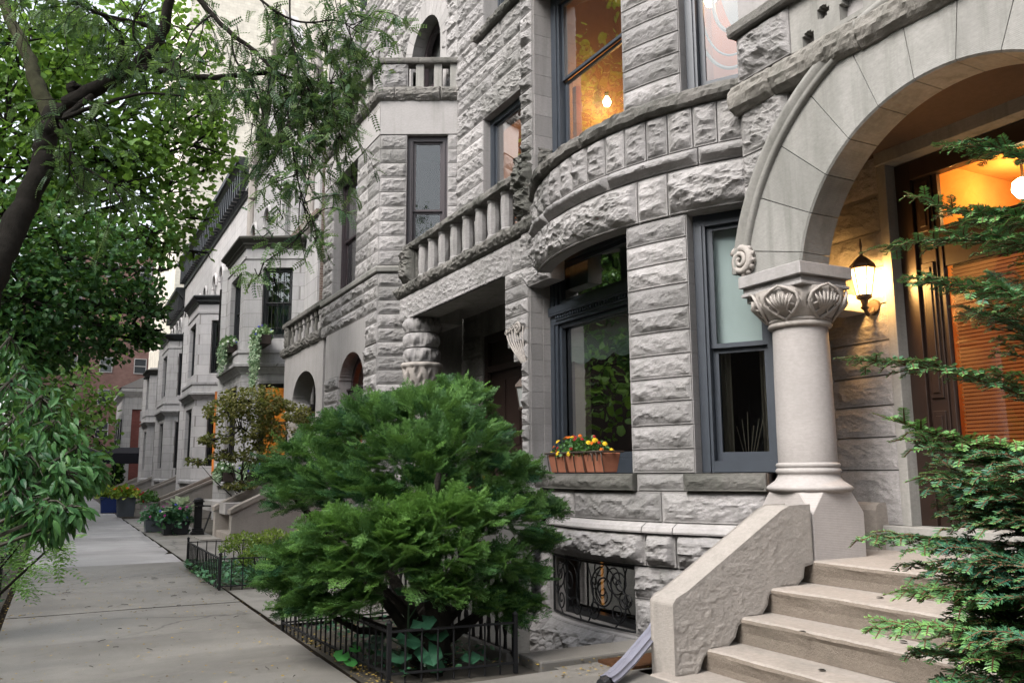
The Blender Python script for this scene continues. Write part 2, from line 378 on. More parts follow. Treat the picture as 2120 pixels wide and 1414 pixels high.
# ------------------------------------------------------------------ ground, pavement
gm, nt, p = mat('yard_earth'); g = geo(nt)
nt.links.new(ramp(nt, noise(nt, 1.5, 8, .65, g).outputs[0], [(.3, (.03, .026, .02)), (.7, (.075, .065, .05))]).outputs[0], p.inputs['Base Color']); p.inputs['Roughness'].default_value = 1
def concrete(name, a, b, wet=0.0):
    m, nt, p = mat(name); g = geo(nt); L = nt.links.new
    tone = N(nt, 'ShaderNodeAttribute', attribute_name='tone')
    c = ramp(nt, tone.outputs['Fac'], [(0, a), (1, b)]).outputs[0]
    c = mixc(nt, ramp(nt, noise(nt, 1.1, 8, .62, g, .4).outputs[0], [(.4, (0,)*3), (.7, (.55,)*3)]).outputs[0], c, tuple(x*.55 for x in a))
    c = mixc(nt, ramp(nt, noise(nt, 95, 3, .7, g).outputs[0], [(.55, (0,)*3), (.75, (.5,)*3)]).outputs[0], c, tuple(x*.45 for x in a))
    c = mixc(nt, ramp(nt, noise(nt, 120, 2, .7, g).outputs[0], [(.62, (0,)*3), (.75, (.4,)*3)]).outputs[0], c, (.5, .47, .43))
    bd = noise(nt, 1., 4, .55, mapv(nt, g, (.22, 1.25, 1)), .3); c = mixc(nt, ramp(nt, bd.outputs[0], [(.44, (0,)*3), (.62, (.5,)*3)]).outputs[0], c, tuple(x*.5 for x in a))
    vo = N(nt, 'ShaderNodeTexVoronoi', Scale=.42); vo.feature = 'DISTANCE_TO_EDGE'; wv = noise(nt, 1.6, 4, .6, g); ad = N(nt, 'ShaderNodeVectorMath', operation='MULTIPLY_ADD'); L(wv.outputs[1], ad.inputs[0]); ad.inputs[1].default_value = (.5, .5, 0); L(g, ad.inputs[2]); L(ad.outputs[0], vo.inputs['Vector'])
    ck = N(nt, 'ShaderNodeMath', operation='MULTIPLY'); L(ramp(nt, vo.outputs['Distance'], [(.002, (.8,)*3), (.006, (0,)*3)]).outputs[0], ck.inputs[0]); L(ramp(nt, noise(nt, .33, 2, .5, g).outputs[0], [(.5, (0,)*3), (.58, (1,)*3)]).outputs[0], ck.inputs[1]); c = mixc(nt, ck.outputs[0], c, (.03, .028, .025))
    sp_ = noise(nt, 9, 4, .6, g); c = mixc(nt, ramp(nt, sp_.outputs[0], [(.66, (0,)*3), (.72, (.45,)*3)]).outputs[0], c, tuple(x*.4 for x in a))
    st = noise(nt, .55, 5, .6, g, .6)
    c = mixc(nt, ramp(nt, st.outputs[0], [(.5, (0,)*3), (.62, (.5,)*3)]).outputs[0], c, tuple(x*.6 for x in a))
    L(c, p.inputs['Base Color'])
    L(ramp(nt, st.outputs[0], [(.42, (.62,)*3), (.6, (.42,)*3)]).outputs[0], p.inputs['Roughness']); p.inputs['Specular IOR Level'].default_value = .35
    bump(nt, p, noise(nt, 130, 6, .75, g).outputs[0], .35, .004); return m
CONC = concrete('worn_concrete', (.165, .155, .138), (.215, .202, .182))
CONCP = concrete('pale_concrete', (.27, .262, .262), (.35, .342, .345))
mb = MB()
for x0, x1, y0, y1 in ((-60, 2.85, -30, 160), (2.85, 60, -30, 5.52), (2.85, 60, 9.4, 160), (5.4, 60, 5.52, 9.4)): box(mb, x0, x1, y0, y1, -1.3, -.03)
box(mb, 2.85, 5.4, 5.52, 9.4, -1.3, -1.2)
kind(mb.build('ground', gm), 'structure')
# street beyond the planting strip
ASPH, nt, p = mat('asphalt'); g = geo(nt)
nt.links.new(ramp(nt, noise(nt, 40, 6, .7, g).outputs[0], [(.3, (.035,)*3), (.7, (.07,)*3)]).outputs[0], p.inputs['Base Color']); p.inputs['Roughness'].default_value = .85
mb = MB(); box(mb, -14, -4, -30, 160, -.14, -.026); kind(mb.build('road', ASPH), 'structure')
mb = MB(); box(mb, -4, -3.85, -30, 160, -.14, .02); kind(mb.build('kerb', CONCP, bevel=.01), 'structure')
# pavement: flags with tilted levels and open joints, each ~1.5 m long
mb = MB(); mbp = MB(); y = -4.3; k = 0; pz = 0
while y < 68:
    L = 1.52 if y < 20 else 1.75
    for x0, x1 in ((-.36, 1.76),):
        z0, z1 = RNG.uniform(-.009, .009, 2); t = RNG.uniform(0, 1); gp = .005
        if y > 12: z0 -= .012; z1 += .016
        n = 12; xs = np.linspace(x0+gp, x1-gp, n); ys = np.linspace(y+gp, y+L-gp, n)
        X, Y = np.meshgrid(xs, ys, indexing='ij'); Z = z0+(z1-z0)*(Y-y)/L + (fbm(X*1.3, Y*1.3, 3, 2)-.5)*.012 - .012*((X-x0 < gp*2)|(x1-X < gp*2)|(Y-y < gp*2)|(y+L-Y < gp*2))
        (mbp if y > 13.2 else mb).add(np.stack([X, Y, Z], -1), grid_faces(n, n), 0, t)
    y += L; k += 1
kind(mb.build('sidewalk', CONC, smooth=False), 'structure'); kind(mbp.build('sidewalk', CONCP), 'structure')
mb = MB(); box(mb, -.42, 1.80, -4.3, 68, -.2, -.022); kind(mb.build('sidewalk_joint_bed', SOIL), 'structure')
# paved yards beside the pavement
mb = MB()
for x0, x1, y0, y1, t in ((1.775, 3.0, 7.72, 10.2, .6), (1.785, 4.2, -2, 1.2, .4), (1.785, 3.2, 1.21, 3.2, .7), (1.95, 3.45, 3.21, 5.05, .35), (3.46, 4.6, 3.21, 4.48, .5), (3.02, 4.6, 4.77, 5.12, .45), (1.775, 3.2, 13.2, 17.4, .8), (1.775, 3.0, 17.42, 28, .9)):
    n = 10; X, Y = np.meshgrid(np.linspace(x0, x1, n), np.linspace(y0, y1, n), indexing='ij'); Z = .004+(fbm(X*2, Y*2, 9, 2)-.5)*.012
    mb.add(np.stack([X, Y, Z], -1), grid_faces(n, n), 0, t)
kind(mb.build('yard_paving', CONC), 'structure')
mb = MB(); box(mb, 2.95, 4.55, 5.18, 5.50, -1.19, .04, tone=.9); box(mb, 2.87, 2.97, 5.52, 9.3, -1.19, .05, tone=.4); box(mb, 2.97, 4.9, 9.2, 9.3, -1.19, .05)
kind(mb.build('areaway_curb', CONC, bevel=.015), 'structure')

# ------------------------------------------------------------------ windows
def window(house, fr, w, h, fmat, kindw='sash', room=DARK, shade=0, shade_mat=None, blind=None, depth=1.6, fw=.09, meet=.5, glass=None, arch=0, glz=True, sill=None, ext=None, bars=0, panes=None, label=None):
    """frame is the window's own mesh; pane, blind and room are its sub-parts. fr origin = lower left of the opening, d outward"""
    mb = MB()
    if arch:
        n = 16; t = np.linspace(0, PI, n); hw = w/2; zc = h-hw*arch
        out = [(0, 0), (w, 0)] + [(hw+hw*math.cos(a), zc+hw*arch*math.sin(a)) for a in t]
        inn = [(fw, fw), (w-fw, fw)] + [(hw+(hw-fw)*math.cos(a), zc+(hw*arch-fw)*math.sin(a)) for a in t]
        for i in range(len(out)):
            j = (i+1) % len(out); a, b, c, d = out[i], out[j], inn[j], inn[i]
            hexa(mb, [fr(*a, -.10), fr(*b, -.10), fr(*c, -.10), fr(*d, -.10), fr(*a, 0), fr(*b, 0), fr(*c, 0), fr(*d, 0)])
        if meet: fbox(mb, fr, fw*.8, w-fw*.8, meet*h-.03, meet*h+.03, -.09, -.02)
    else:
        e = .002
        fbox(mb, fr, 0, fw, 0, h, -.12, 0); fbox(mb, fr, w-fw, w, 0, h, -.12, 0); fbox(mb, fr, fw-e, w-fw+e, h-fw, h-e, -.12, -.003); fbox(mb, fr, fw-e, w-fw+e, e, fw*.9, -.12, -.003)
        s = .05
        if kindw == 'sash':
            zm = meet*h
            for z0, z1, d in ((fw*.9, zm, -.085), (zm, h-fw, -.045)):
                fbox(mb, fr, fw+e, fw+s, z0+e, z1-e, d-.035, d); fbox(mb, fr, w-fw-s, w-fw-e, z0+e, z1-e, d-.035, d)
                fbox(mb, fr, fw+s-e, w-fw-s+e, z0+.001, z0+s*(1.5 if d < -.05 else .8), d-.037, d-.002); fbox(mb, fr, fw+s-e, w-fw-s+e, z1-s*.8, z1-.001, d-.037, d-.002)
            fbox(mb, fr, fw*.55, fw*.75, e, h-fw, 0, .018); fbox(mb, fr, w-fw*.75, w-fw*.55, e, h-fw, 0, .018)
        elif kindw == 'transom':
            zm = meet*h
            fbox(mb, fr, fw*.2, w, zm-.035, zm+.05, -.10, .05); fbox(mb, fr, fw*.2, w, zm-.17, zm-.036, -.10, .012)
            n = int(w/.055)
            for i in range(n): fbox(mb, fr, fw+i*.055, fw+i*.055+.03, zm-.105, zm-.065, .0125, .035)
            fbox(mb, fr, fw, w, zm-.13, zm-.115, .0125, .03); fbox(mb, fr, fw*.2, w, zm-.062, zm-.037, .0125, .048)
            for z0, z1 in ((fw*.9, zm-.17), (zm+.05, h-fw)):
                fbox(mb, fr, fw+e, fw+s, z0, z1, -.09, -.03); fbox(mb, fr, w-fw-s, w-fw-e, z0, z1, -.09, -.03); fbox(mb, fr, fw+s, w-fw-s, z1-s, z1-e, -.09, -.032); fbox(mb, fr, fw+s, w-fw-s, z0+e, z0+s*1.4, -.09, -.032)
            fbox(mb, fr, fw*.5, fw*.7, e, zm-.17, 0, .02); fbox(mb, fr, fw*.5, fw*.7, zm+.05, h-fw, 0, .02)
    for i in range(bars):
        u = fw+(w-2*fw)*(i+1)/(bars+1); fbox(mb, fr, u-.012, u+.012, fw, h-fw, .005, .03)
    win = mb.build('window', fmat, house, bevel=.004 if w > .8 else 0)
    if label: win['label'] = label
    if sill: kind_s = sill(win)
    # panes
    m = MB(); f = fw+.03
    if arch:
        n = 14; t = np.linspace(0, PI, n); hw = w/2; zc = h-hw*arch
        m.add([fr(u, z, -.07) for u, z in [(f, f), (w-f, f)] + [(hw+(hw-f)*math.cos(a), zc+(hw*arch-f)*math.sin(a)) for a in t]], [list(range(n+2))])
    else:
        zs = [(f, meet*h, -.10), (meet*h, h-f, -.062)] if kindw != 'single' else [(f, h-f, -.07)]
        for z0, z1, d in zs: fbox(m, fr, f, w-f, z0, z1, d-.004, d)
    m.build('pane', glass or GLASS, win)
    if shade:
        m = MB(); n = 26; us = np.linspace(f*.8, w-f*.8, n); zt = h-f*.5; zb = h-shade*h
        low = zb - .05*np.abs(np.sin((us-f)/(w-2*f)*PI*2))*1.3 + .02*np.sin(us*31)
        V = np.concatenate([fr(us, np.full(n, zt), -.16+.004*np.sin(us*9)), fr(us, low, -.16+.006*np.sin(us*13))]); m.add(V, [(i, i+1, n+i+1, n+i) for i in range(n-1)])
        m.build('roller_shade', shade_mat or SHADE, win)
    if blind:
        m = MB(); z0, z1 = blind[0]*h, blind[1]*h; nb = int((z1-z0)/.032)
        for i in range(nb):
            z = z0+i*.032; V = [fr(f, z, -.20), fr(w-f, z, -.20), fr(w-f, z+.024, -.182), fr(f, z+.024, -.182)]; m.add(V, [(0, 1, 2, 3)])
        m.build('slatted_blind', blind[2], win)
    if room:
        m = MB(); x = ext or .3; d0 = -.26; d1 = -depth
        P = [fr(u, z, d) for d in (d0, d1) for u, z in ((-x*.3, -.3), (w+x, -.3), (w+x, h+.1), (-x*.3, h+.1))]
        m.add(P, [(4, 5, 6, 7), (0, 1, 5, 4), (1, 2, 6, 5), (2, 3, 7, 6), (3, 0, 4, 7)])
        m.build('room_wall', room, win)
    return win
def slats(h0, h1, m): return (h0, h1, m)
ORANGE = glow('lit_wood_blind', (1.0, .22, .03), .26, .5, 5)
ORANGED = glow('dim_glowing_wood', (.75, .13, .03), .12, .6, 5)
AMBER = glow('lamp_lit_room', (1.0, .40, .06), .4, .55, 1.2)
AMBERF = glow('lit_room_far', (1.0, .28, .03), .16, .85, 3)
BULB = glow('lamp_globe', (1, .78, .42), 14, 0)

# =================================================================== HOUSE 1: arched porch
hA = thing('stone_house', 'grey stone house with a big round arch on one column over its porch', 'house', (5.5, 2.5, 0))
PX = lambda X: (lambda s, z, off: np.stack(np.broadcast_arrays(X-np.asarray(off), s, z), -1))
AY, AZc, RI, RO = 3.28, 2.64, 1.235, 1.80
def arch_post(S, Z, off):
    dy = S-AY; dz = Z-AZc; r = np.hypot(dy, dz); lim = RO+.04; k = np.where((r < lim) & (Z > AZc-.2), lim/np.maximum(r, 1e-6), 1.)
    return AY+dy*k, np.where(k > 1, AZc+dz*k, Z), np.where(k > 1, off*0-.004, off)
mb = MB()
for z0, z1 in zip((2.86, 3.16, 3.41, 3.64, 3.90), (3.16, 3.41, 3.64, 3.90, 4.46)):
    zm = (z0+z1)/2; x = math.sqrt(max(0, (RO+.03)**2-(z0+.01-AZc)**2)) - .02
    for a, b in ((AY+x-.02, 5.085), (1.475, AY-x+.02)):
        if b-a > .05:
            strip(mb, PX(4.9), a+.03, b-.001, z0+.001, z1-.001, -.27, -.0125)
            c = [a, b] if b-a < .8 else [a, (a+b)/2+.07, b]
            for u, v in zip(c[:-1], c[1:]): block(mb, PX(4.9), u, v, z0, z1, .05, .018, post=arch_post)
box(mb, 4.93, 5.17, 1.47, 5.08, 4.46, 8.0, mi=1)
wallA = mb.build('wall', [ROCK, DRESS], hA, smooth=False)
# arch ring: dressed wedges with open joints
mb = MB(); nv = 13; th = np.linspace(math.radians(7), PI-math.radians(7), nv+1)
th = np.r_[0, np.linspace(math.radians(14), PI-math.radians(14), nv-1), PI]
for a, b in zip(th[:-1], th[1:]):
    t = RNG.uniform(0, 1); k = max(3, int((b-a)/.06)); g = .0022
    q = np.linspace(a+g, b-g, k+1); P = []
    for r, X in ((RI, 4.875), (RO-.12, 4.875), (RO-.12, 5.17), (RI, 5.17), (RI-.0, 5.17)):
        pass
    for ang in q:
        cy, sz = math.cos(ang), math.sin(ang)
        for r, X in ((RI+.014, 4.87), (RO, 4.87), (RO, 5.17), (RI, 5.17), (RI, 5.02), (RI, 4.884)): P.append((X, AY+r*cy, AZc+r*sz + .0))
    F = [(i*6+j, i*6+(j+1) % 6, i*6+6+(j+1) % 6, i*6+6+j) for i in range(k) for j in range(6)] + [tuple(range(5, -1, -1)), tuple(k*6+j for j in range(6))]
    mb2 = F[:-2]; mb.add(P, mb2, 0, t); base = mb.n-len(P)
    mb.f.append((np.array([F[-2]])+base, 0)); mb.f.append((np.array([F[-1]])+base, 0))
# stilts down to the abacus
for s in (1, -1):
    y0, y1 = sorted((AY+s*RI, AY+s*RO)); box(mb, 4.87, 5.17, y0+.001, y1-.001, 2.862, AZc+.002) if AZc > 2.862 else None
mb.build('arch', stone('tooled_arch_stone', (.235, .23, .216), (.31, .302, .284), (.16, .156, .145), .36, .3, .004, .5, .85, tooled=True), hA)
# roll moulding round the arch
mb = MB(); pr = [(RO-.005, 0), (RO-.005, .045), (RO+.02, .07), (RO+.03, .05), (RO+.045, .06), (RO+.075, .085), (RO+.11, .08), (RO+.135, .045), (RO+.14, 0), (RO+.14, -.05), (RO-.005, -.05)]
q = np.linspace(math.radians(8), PI-math.radians(8), 60); V = np.array([[(4.885-d, AY+r*math.cos(a), AZc+r*math.sin(a)) for r, d in pr] for a in q]); k = len(pr)
mb.add(V, [(i*k+j, i*k+(j+1) % k, (i+1)*k+(j+1) % k, (i+1)*k+j) for i in range(59) for j in range(k)]); mb.build('arch_moulding', DRESSD, hA, smooth=True)
# snail shaped stop carved at the foot of the moulding
def scroll(mb, fn, c, r, turns=2.1, th=.035, d=.05):
    a = np.linspace(0, turns*2*PI, 46); rr = r*(1-a/a[-1]*.86)
    tube(mb, [fn(c[0]+q*math.cos(t+.6), c[1]+q*math.sin(t+.6), d+.03*(1-q/r)) for t, q in zip(a, rr)], th*(.35+.65*rr/r), 7)
for s in (1, -1):
    mb = MB(); fn = lambda a, b, d: np.array([4.885-d, AY+s*(a-AY), b])
    scroll(mb, fn, (AY+RO-.0, 3.0), .115); 
    for i in range(7):
        t = math.radians(95+i*26); tube(mb, [fn(AY+RO+.06*math.cos(t), 3.0+.06*math.sin(t), .035), fn(AY+RO+.135*math.cos(t+.25), 3.0+.135*math.sin(t+.25), .05)], [.012, .022], 6)
    lathe(mb, [(.0, .085), (.03, .08), (.045, .05)], (0, 0, 0), 10) if False else None
    prism(mb, [(AY+RO+.125*math.cos(t), 3.0+.125*math.sin(t)) for t in np.linspace(0, 2*PI, 20)[:-1]], fn, -.03, .032)
    mb.build('carved_scroll', CARVE, hA, smooth=True)
# string course (big roll) and pierced parapet above
mb = MB(); sweep(mb, [(4.9, 5.10), (4.9, 1.45)], [(-.2, 4.27), (.05, 4.27), (.10, 4.31), (.125, 4.38), (.115, 4.46), (.07, 4.51), (-.2, 4.52)], side=-1, jit=.022, seed=4, ds=.05)
mb.build('string_course', stone('mossy_roll_stone', (.21, .195, .175), (.30, .28, .255), (.11, .1, .09), .5, .6, .016, .4), hA)
mb = MB(); block(mb, PX(4.84), 4.44, 5.03, 4.52, 4.93, .06, .018); strip(mb, PX(4.84), 4.44, 5.03, 4.521, 4.929, -.3, -.0125)
holes = [(4.12, 4.71, .055, 0), (4.27, 4.575, .055, 1), (3.86, 4.66, .10, 1), (3.55, 4.66, .10, 1), (3.28, 4.71, .055, 0), (3.0, 4.66, .1, 1)]
for y in np.arange(1.47, 4.435, .0225):
    Z = np.array([(4.521, 4.93)]); seg = [(4.521, 4.93)]
    for hy, hz, r, tail in holes:
        dy = abs(y+.011-hy)
        if dy < r:
            hh = math.sqrt(r*r-dy*dy); a, b = hz-(hh if not tail else r*1.0+.0), hz+hh; ns = []
            for u, v in seg:
                if a > u: ns.append((u, min(v, a)))
                if b < v: ns.append((max(u, b), v))
            seg = [x for x in ns if x[1]-x[0] > .004]
    for u, v in seg: box(mb, 4.85, 5.05, y, y+.0225, u, v, mi=2)
sweep(mb, [(4.84, 5.06), (4.84, 1.45)], [(-.25, 4.93), (.06, 4.93), (.075, 4.95), (.075, 5.02), (.05, 5.04), (-.25, 5.05)], side=-1, mi=1, jit=.006, seed=8, ds=.06)
mb.build('parapet', [ROCK, ROCKD, DRESSD], hA)
# column: shaft, base, carved capital, square plinth, abacus
CX, CY = 5.10, 4.755
mb = MB(); lathe(mb, [(.215, 1.355), (.219, 1.37), (.219, 1.6), (.216, 2.0), (.21, 2.385), (.21, 2.44)], (CX, CY, 0), 40); colm = mb.build('column', SHAFT, hA, smooth=True)
mb = MB(); lathe(mb, [(r*.88, z) for r, z in ((.245, 1.362), (.262, 1.358), (.272, 1.345), (.265, 1.328), (.255, 1.322), (.266, 1.316), (.278, 1.30), (.270, 1.284), (.256, 1.276), (.262, 1.255), (.285, 1.225), (.325, 1.20), (.355, 1.182), (.362, 1.168), (.352, 1.152), (.33, 1.146))], (CX, CY, 0), 44); mb.build('base_moulding', SHAFT, colm, smooth=True)
mb = MB()   # plinth with clipped top corners
a, b, zt, zk, zb = .268, .145, 1.146, .985, .655
top = [(b, -a), (a, -b), (a, b), (b, a), (-b, a), (-a, b), (-a, -b), (-b, -a)]; bot = [(a, -a), (a, a), (-a, a), (-a, -a)]
V = [(CX+x, CY+y, zt) for x, y in top] + [(CX+x, CY+y, zk) for x, y in bot] + [(CX+x*1.0, CY+y*1.0, zb) for x, y in bot]
F4 = [(8, 9, 13, 12), (9, 10, 14, 13), (10, 11, 15, 14), (11, 8, 12, 15)]
mb.add(V, F4); base = mb.n-16
for f in ((0, 1, 8), (2, 3, 9), (4, 5, 10), (6, 7, 11)): mb.f.append((np.array([f])+base, 0))
for f in ((1, 2, 9, 8), (3, 4, 10, 9), (5, 6, 11, 10), (7, 0, 8, 11)): mb.f.append((np.array([f])+base, 0))
mb.f.append((np.array([list(range(8))])+base, 0))
mb.build('plinth', stone('tooled_plinth', (.33, .305, .29), (.375, .345, .33), (.27, .247, .235), .1, .3, .004, .1, .8, tooled=True), colm, bevel=.006)
# capital: swelling bell with pierced leaf carving
mb = MB()
def bell(A, Z, R):
    t = np.clip((Z-2.44)/.28, 0, 1); lob = np.cos(A*6+.5); leaf = np.abs(np.sin(A*3+.25))
    rim = np.exp(-((t-.62)/.22)**2)
    cut = (np.cos(A*24+.7) > .35)*np.exp(-((t-.62-.22*(leaf-.6))/.10)**2)*.026
    return R*(1+.02*lob*rim) + rim*.018*leaf - cut
prof = [(.212, 2.435), (.220, 2.45)] + [(.220+.105*math.sin(min(1, t*1.25)*PI/2)+.01*t, 2.45+.24*t) for t in np.linspace(.05, 1, 26)]
lathe(mb, prof, (CX, CY, 0), 220, wob=bell)
lathe(mb, [(r*.9, z) for r, z in ((.236, 2.40), (.262, 2.405), (.272, 2.42), (.262, 2.438), (.25, 2.442), (.262, 2.447), (.27, 2.458), (.258, 2.47), (.24, 2.474))], (CX, CY, 0), 44)
for k in range(6):
    am = math.radians(k*60+20)
    def cp(da, t, pr=.018):
        r = .220+.105*math.sin(min(1, t*1.25)*PI/2)+.012*t+pr+.018*math.exp(-((t-.62)/.22)**2); return (CX+r*math.cos(am+da), CY+r*math.sin(am+da), 2.45+.24*t)
    for s in (1, -1):
        tube(mb, [cp(s*.05, .02), cp(s*.30, .25), cp(s*.42, .5), cp(s*.36, .75), cp(s*.18, .93), cp(0, 1.02, .03)], [.012, .014, .014, .013, .012, .010], 6)
        tube(mb, [cp(s*.33, .28, .02), cp(s*.2, .16, .02), cp(s*.1, .3, .02), cp(s*.2, .46, .022), cp(s*.31, .40, .02)], .009, 6)
    for i in range(7):
        d = -.30+i*.1; tube(mb, [cp(d*.3, .28), cp(d*.8, .55, .022), cp(d, .78-.9*d*d, .012)], [.012, .012, .004], 5)
mb.build('capital', CARVE, colm, smooth=True)
mb = MB(); box(mb, 4.80, 5.36, 4.44, 5.10, 2.765, 2.861); box(mb, 4.84, 5.33, 4.475, 5.09, 2.715, 2.7655); box(mb, 4.82, 5.345, 4.455, 5.095, 2.69, 2.7155)
box(mb, 5.33, 6.0, 4.83, 5.09, 2.62, 2.76)
mb.build('abacus', DRESS, colm, bevel=.006)
# porch: back wall, side wall, floor, ceiling
mb = MB(); courses(mb, PX(6.0), [.86, 1.30, 1.57, 1.83, 2.08, 2.37, 2.68, 3.0, 3.3, 3.62, 3.95], lambda a, b: [(4.64, 5.42)], .018, .022, (.5, .9), .3)
mb.build('porch_wall', [ROCK, DRESSD], hA)
mb = MB(); box(mb, 5.985, 6.14, 4.555, 4.638, .86, 3.85); box(mb, 5.96, 6.14, 1.9, 4.64, 3.85, 3.97); box(mb, 5.95, 6.3, 1.9, 4.79, .655, .86); box(mb, 5.9, 6.28, 1.9, 4.76, .80, .861)
mb.build('door_surround', DRESSD, hA, bevel=.006)
mb = MB(); sweep(mb, [(5.86, 5.12), (5.86, 4.78)], [(-.2, .656), (0, .656), (0, .98), (-.02, 1.02), (-.05, 1.035), (-.2, 1.04)], side=-1); box(mb, 5.855, 5.862, 4.9, 5.05, .66, .74, mi=1)
mb.build('drain_block', [STEP, DARK], hA, bevel=.01)
mb = MB(); box(mb, 5.172, 6.4, 1.4, 5.2, 3.96, 4.1); hexa(mb, [(5.17, 5.07, .7), (6.0, 5.42, .7), (6.0, 5.46, .7), (5.17, 5.10, .7), (5.17, 5.07, 3.96), (6.0, 5.42, 3.96), (6.0, 5.46, 3.96), (5.17, 5.10, 3.96)])
mb.build('porch_ceiling', stone('brown_plaster', (.085, .058, .042), (.10, .066, .05), (.05, .035, .025), .2, .2, .003), hA)
# door with blind, transom and carved pilaster
mb = MB(); DF = Fr((6.10, 4.553, .862), (0, -1, 0), (-1, 0, 0))
for u0, u1, z0, z1, d0, d1 in ((0, .14, 0, 2.98, -.1, .0), (.14, .30, 0, 2.98, -.1, -.035), (.14, 2.4, 2.82, 2.98, -.1, .0), (.30, 2.4, 2.22, 2.32, -.1, .02), (.302, 2.4, 2.321, 2.35, -.1, .05), (.30, .345, 0, 2.22, -.1, -.05), (.345, 2.4, 0, .62, -.1, -.06), (.345, 2.4, 2.05, 2.22, -.1, -.062), (.30, .345, 2.35, 2.82, -.1, -.05)): fbox(mb, DF, u0, u1, z0, z1, d0, d1)
for z0, z1 in ((.1, .9), (1.0, 2.1), (2.36, 2.78)):
    fbox(mb, DF, .165, .275, z0, z1, -.036, -.018); fbox(mb, DF, .19, .25, z0+.04, z1-.04, -.019, -.008)
for u0 in (.45, 1.1): fbox(mb, DF, u0, u0+.5, .1, .5, -.061, -.04)
door = mb.build('door', WOOD, hA, bevel=.006)
mb = MB(); fbox(mb, DF, .345, 2.4, .62, 2.05, -.085, -.08); fbox(mb, DF, .345, 2.4, 2.35, 2.82, -.085, -.08); mb.build('pane', GLASS, door)
mb = MB()
for i in range(46):
    z = .64+i*.0305; mb.add([DF(.36, z, -.13), DF(2.4, z, -.13), DF(2.4, z+.019, -.112), DF(.36, z+.019, -.112)], [(0, 1, 2, 3)])
mb.build('slatted_blind', glow('lit_door_blind', (.80, .19, .04), .13, .6, 1.7), door)
mb = MB(); fbox(mb, DF, .34, 2.45, .6, 2.1, -.19, -.17); mb.build('added_blind_backing', simple('dark_gap_backing', (.10, .02, .006), .9, .1, bstr=0), door)  # dark panel added behind the slats so the gaps read dark
mb = MB(); HV = [DF(u, z, d) for d in (-.2, -1.7) for u, z in ((.2, -.1), (2.6, -.1), (2.6, 3.0), (.2, 3.0))]; mb.add(HV, [(4, 5, 6, 7), (0, 1, 5, 4), (1, 2, 6, 5), (2, 3, 7, 6), (3, 0, 4, 7)])
mb.build('hall_wall', simple('ochre_hall_plaster', (.70, .31, .075), .9, .1, bstr=0), door)
hl = thing('ceiling_lamp', 'glowing globe lamp seen through the fanlight above the blind covered door', 'lamp', (6.95, 3.98, 3.72))
mb = MB(); lathe(mb, [(.001, -.09), (.05, -.08), (.085, -.03), (.09, 0), (.08, .05), (.04, .08), (.02, .085)], (6.95, 3.98, 3.62), 16); mb.build('globe', BULB, hl, smooth=True)
mb = MB(); lathe(mb, [(.012, .08), (.012, .2), (.05, .21), (.05, .23)], (6.95, 3.98, 3.62), 8); mb.build('stem', COPPER, hl)
plamp('hall_lamp_light', (6.8, 3.7, 3.6), 9, (1, .40, .08), .09)
RISER = stone('rough_brown_shaded_riser', (.165, .138, .112), (.20, .168, .138), (.09, .075, .06), .3, .8, .012)  # darker than the treads: dirt, plus the shade of upright faces painted in
# stoop: four broad steps, landing and stepped side wall
mb = MB()
def slab(x0, x1, y0, y1, z0, z1, t):
    """worn tread: rounded nosing, slightly dished top, rough riser"""
    n = 60; ys = np.linspace(y0, y1, n); pr = [(x0+.012, z0), (x0+.01, z1-.10), (x0+.002, z1-.055), (x0-.008, z1-.03), (x0-.004, z1-.012), (x0+.012, z1), (x0+.05, z1+.001), (x1, z1+.001)]
    V = []
    for y in ys:
        for j, (x, z) in enumerate(pr):
            k = (fbm(y*3+t*9, j*.9, 2.2+t, 4)-.5); k2 = (fbm(y*22, j*1.7+t*5, 4.2, 3)-.5)
            V.append((x+(.02*k+.008*k2)*(0 < j < 6), y, z+(.012*k+.006*k2)*(2 < j < 6)-.008*math.exp(-((y-(y0+y1)/2)/.6)**2)*(j > 3)))
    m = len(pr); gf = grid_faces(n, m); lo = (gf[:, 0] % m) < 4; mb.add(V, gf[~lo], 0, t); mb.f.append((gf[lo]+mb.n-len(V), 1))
    mb.add([(x0+.012, y1, z0), (x1, y1, z0), (x1, y1, z1), (x0+.012, y1, z1)], [(0, 1, 2, 3)], 0, t)
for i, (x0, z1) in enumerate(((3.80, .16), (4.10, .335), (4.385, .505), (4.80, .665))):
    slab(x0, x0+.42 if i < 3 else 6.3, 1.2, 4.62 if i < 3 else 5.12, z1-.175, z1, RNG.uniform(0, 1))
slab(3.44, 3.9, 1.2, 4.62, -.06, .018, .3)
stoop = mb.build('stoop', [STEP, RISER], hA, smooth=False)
mb = MB()
def wing(a, b, d): return (a, d, b)
step_cut = [(3.66, -.03), (3.72, .04), (3.76, .12), (3.83, .165), (3.97, .17), (4.03, .22), (4.06, .29), (4.13, .335), (4.27, .34), (4.33, .40), (4.35, .47), (4.43, .51), (4.62, .515), (4.68, .56), (4.70, .64)]
wp = [(3.54, -.03), (3.54, .455), (3.565, .485), (3.66, .525), (4.52, 1.015), (4.60, 1.045), (4.785, 1.05), (4.785, .655)] + step_cut[::-1]
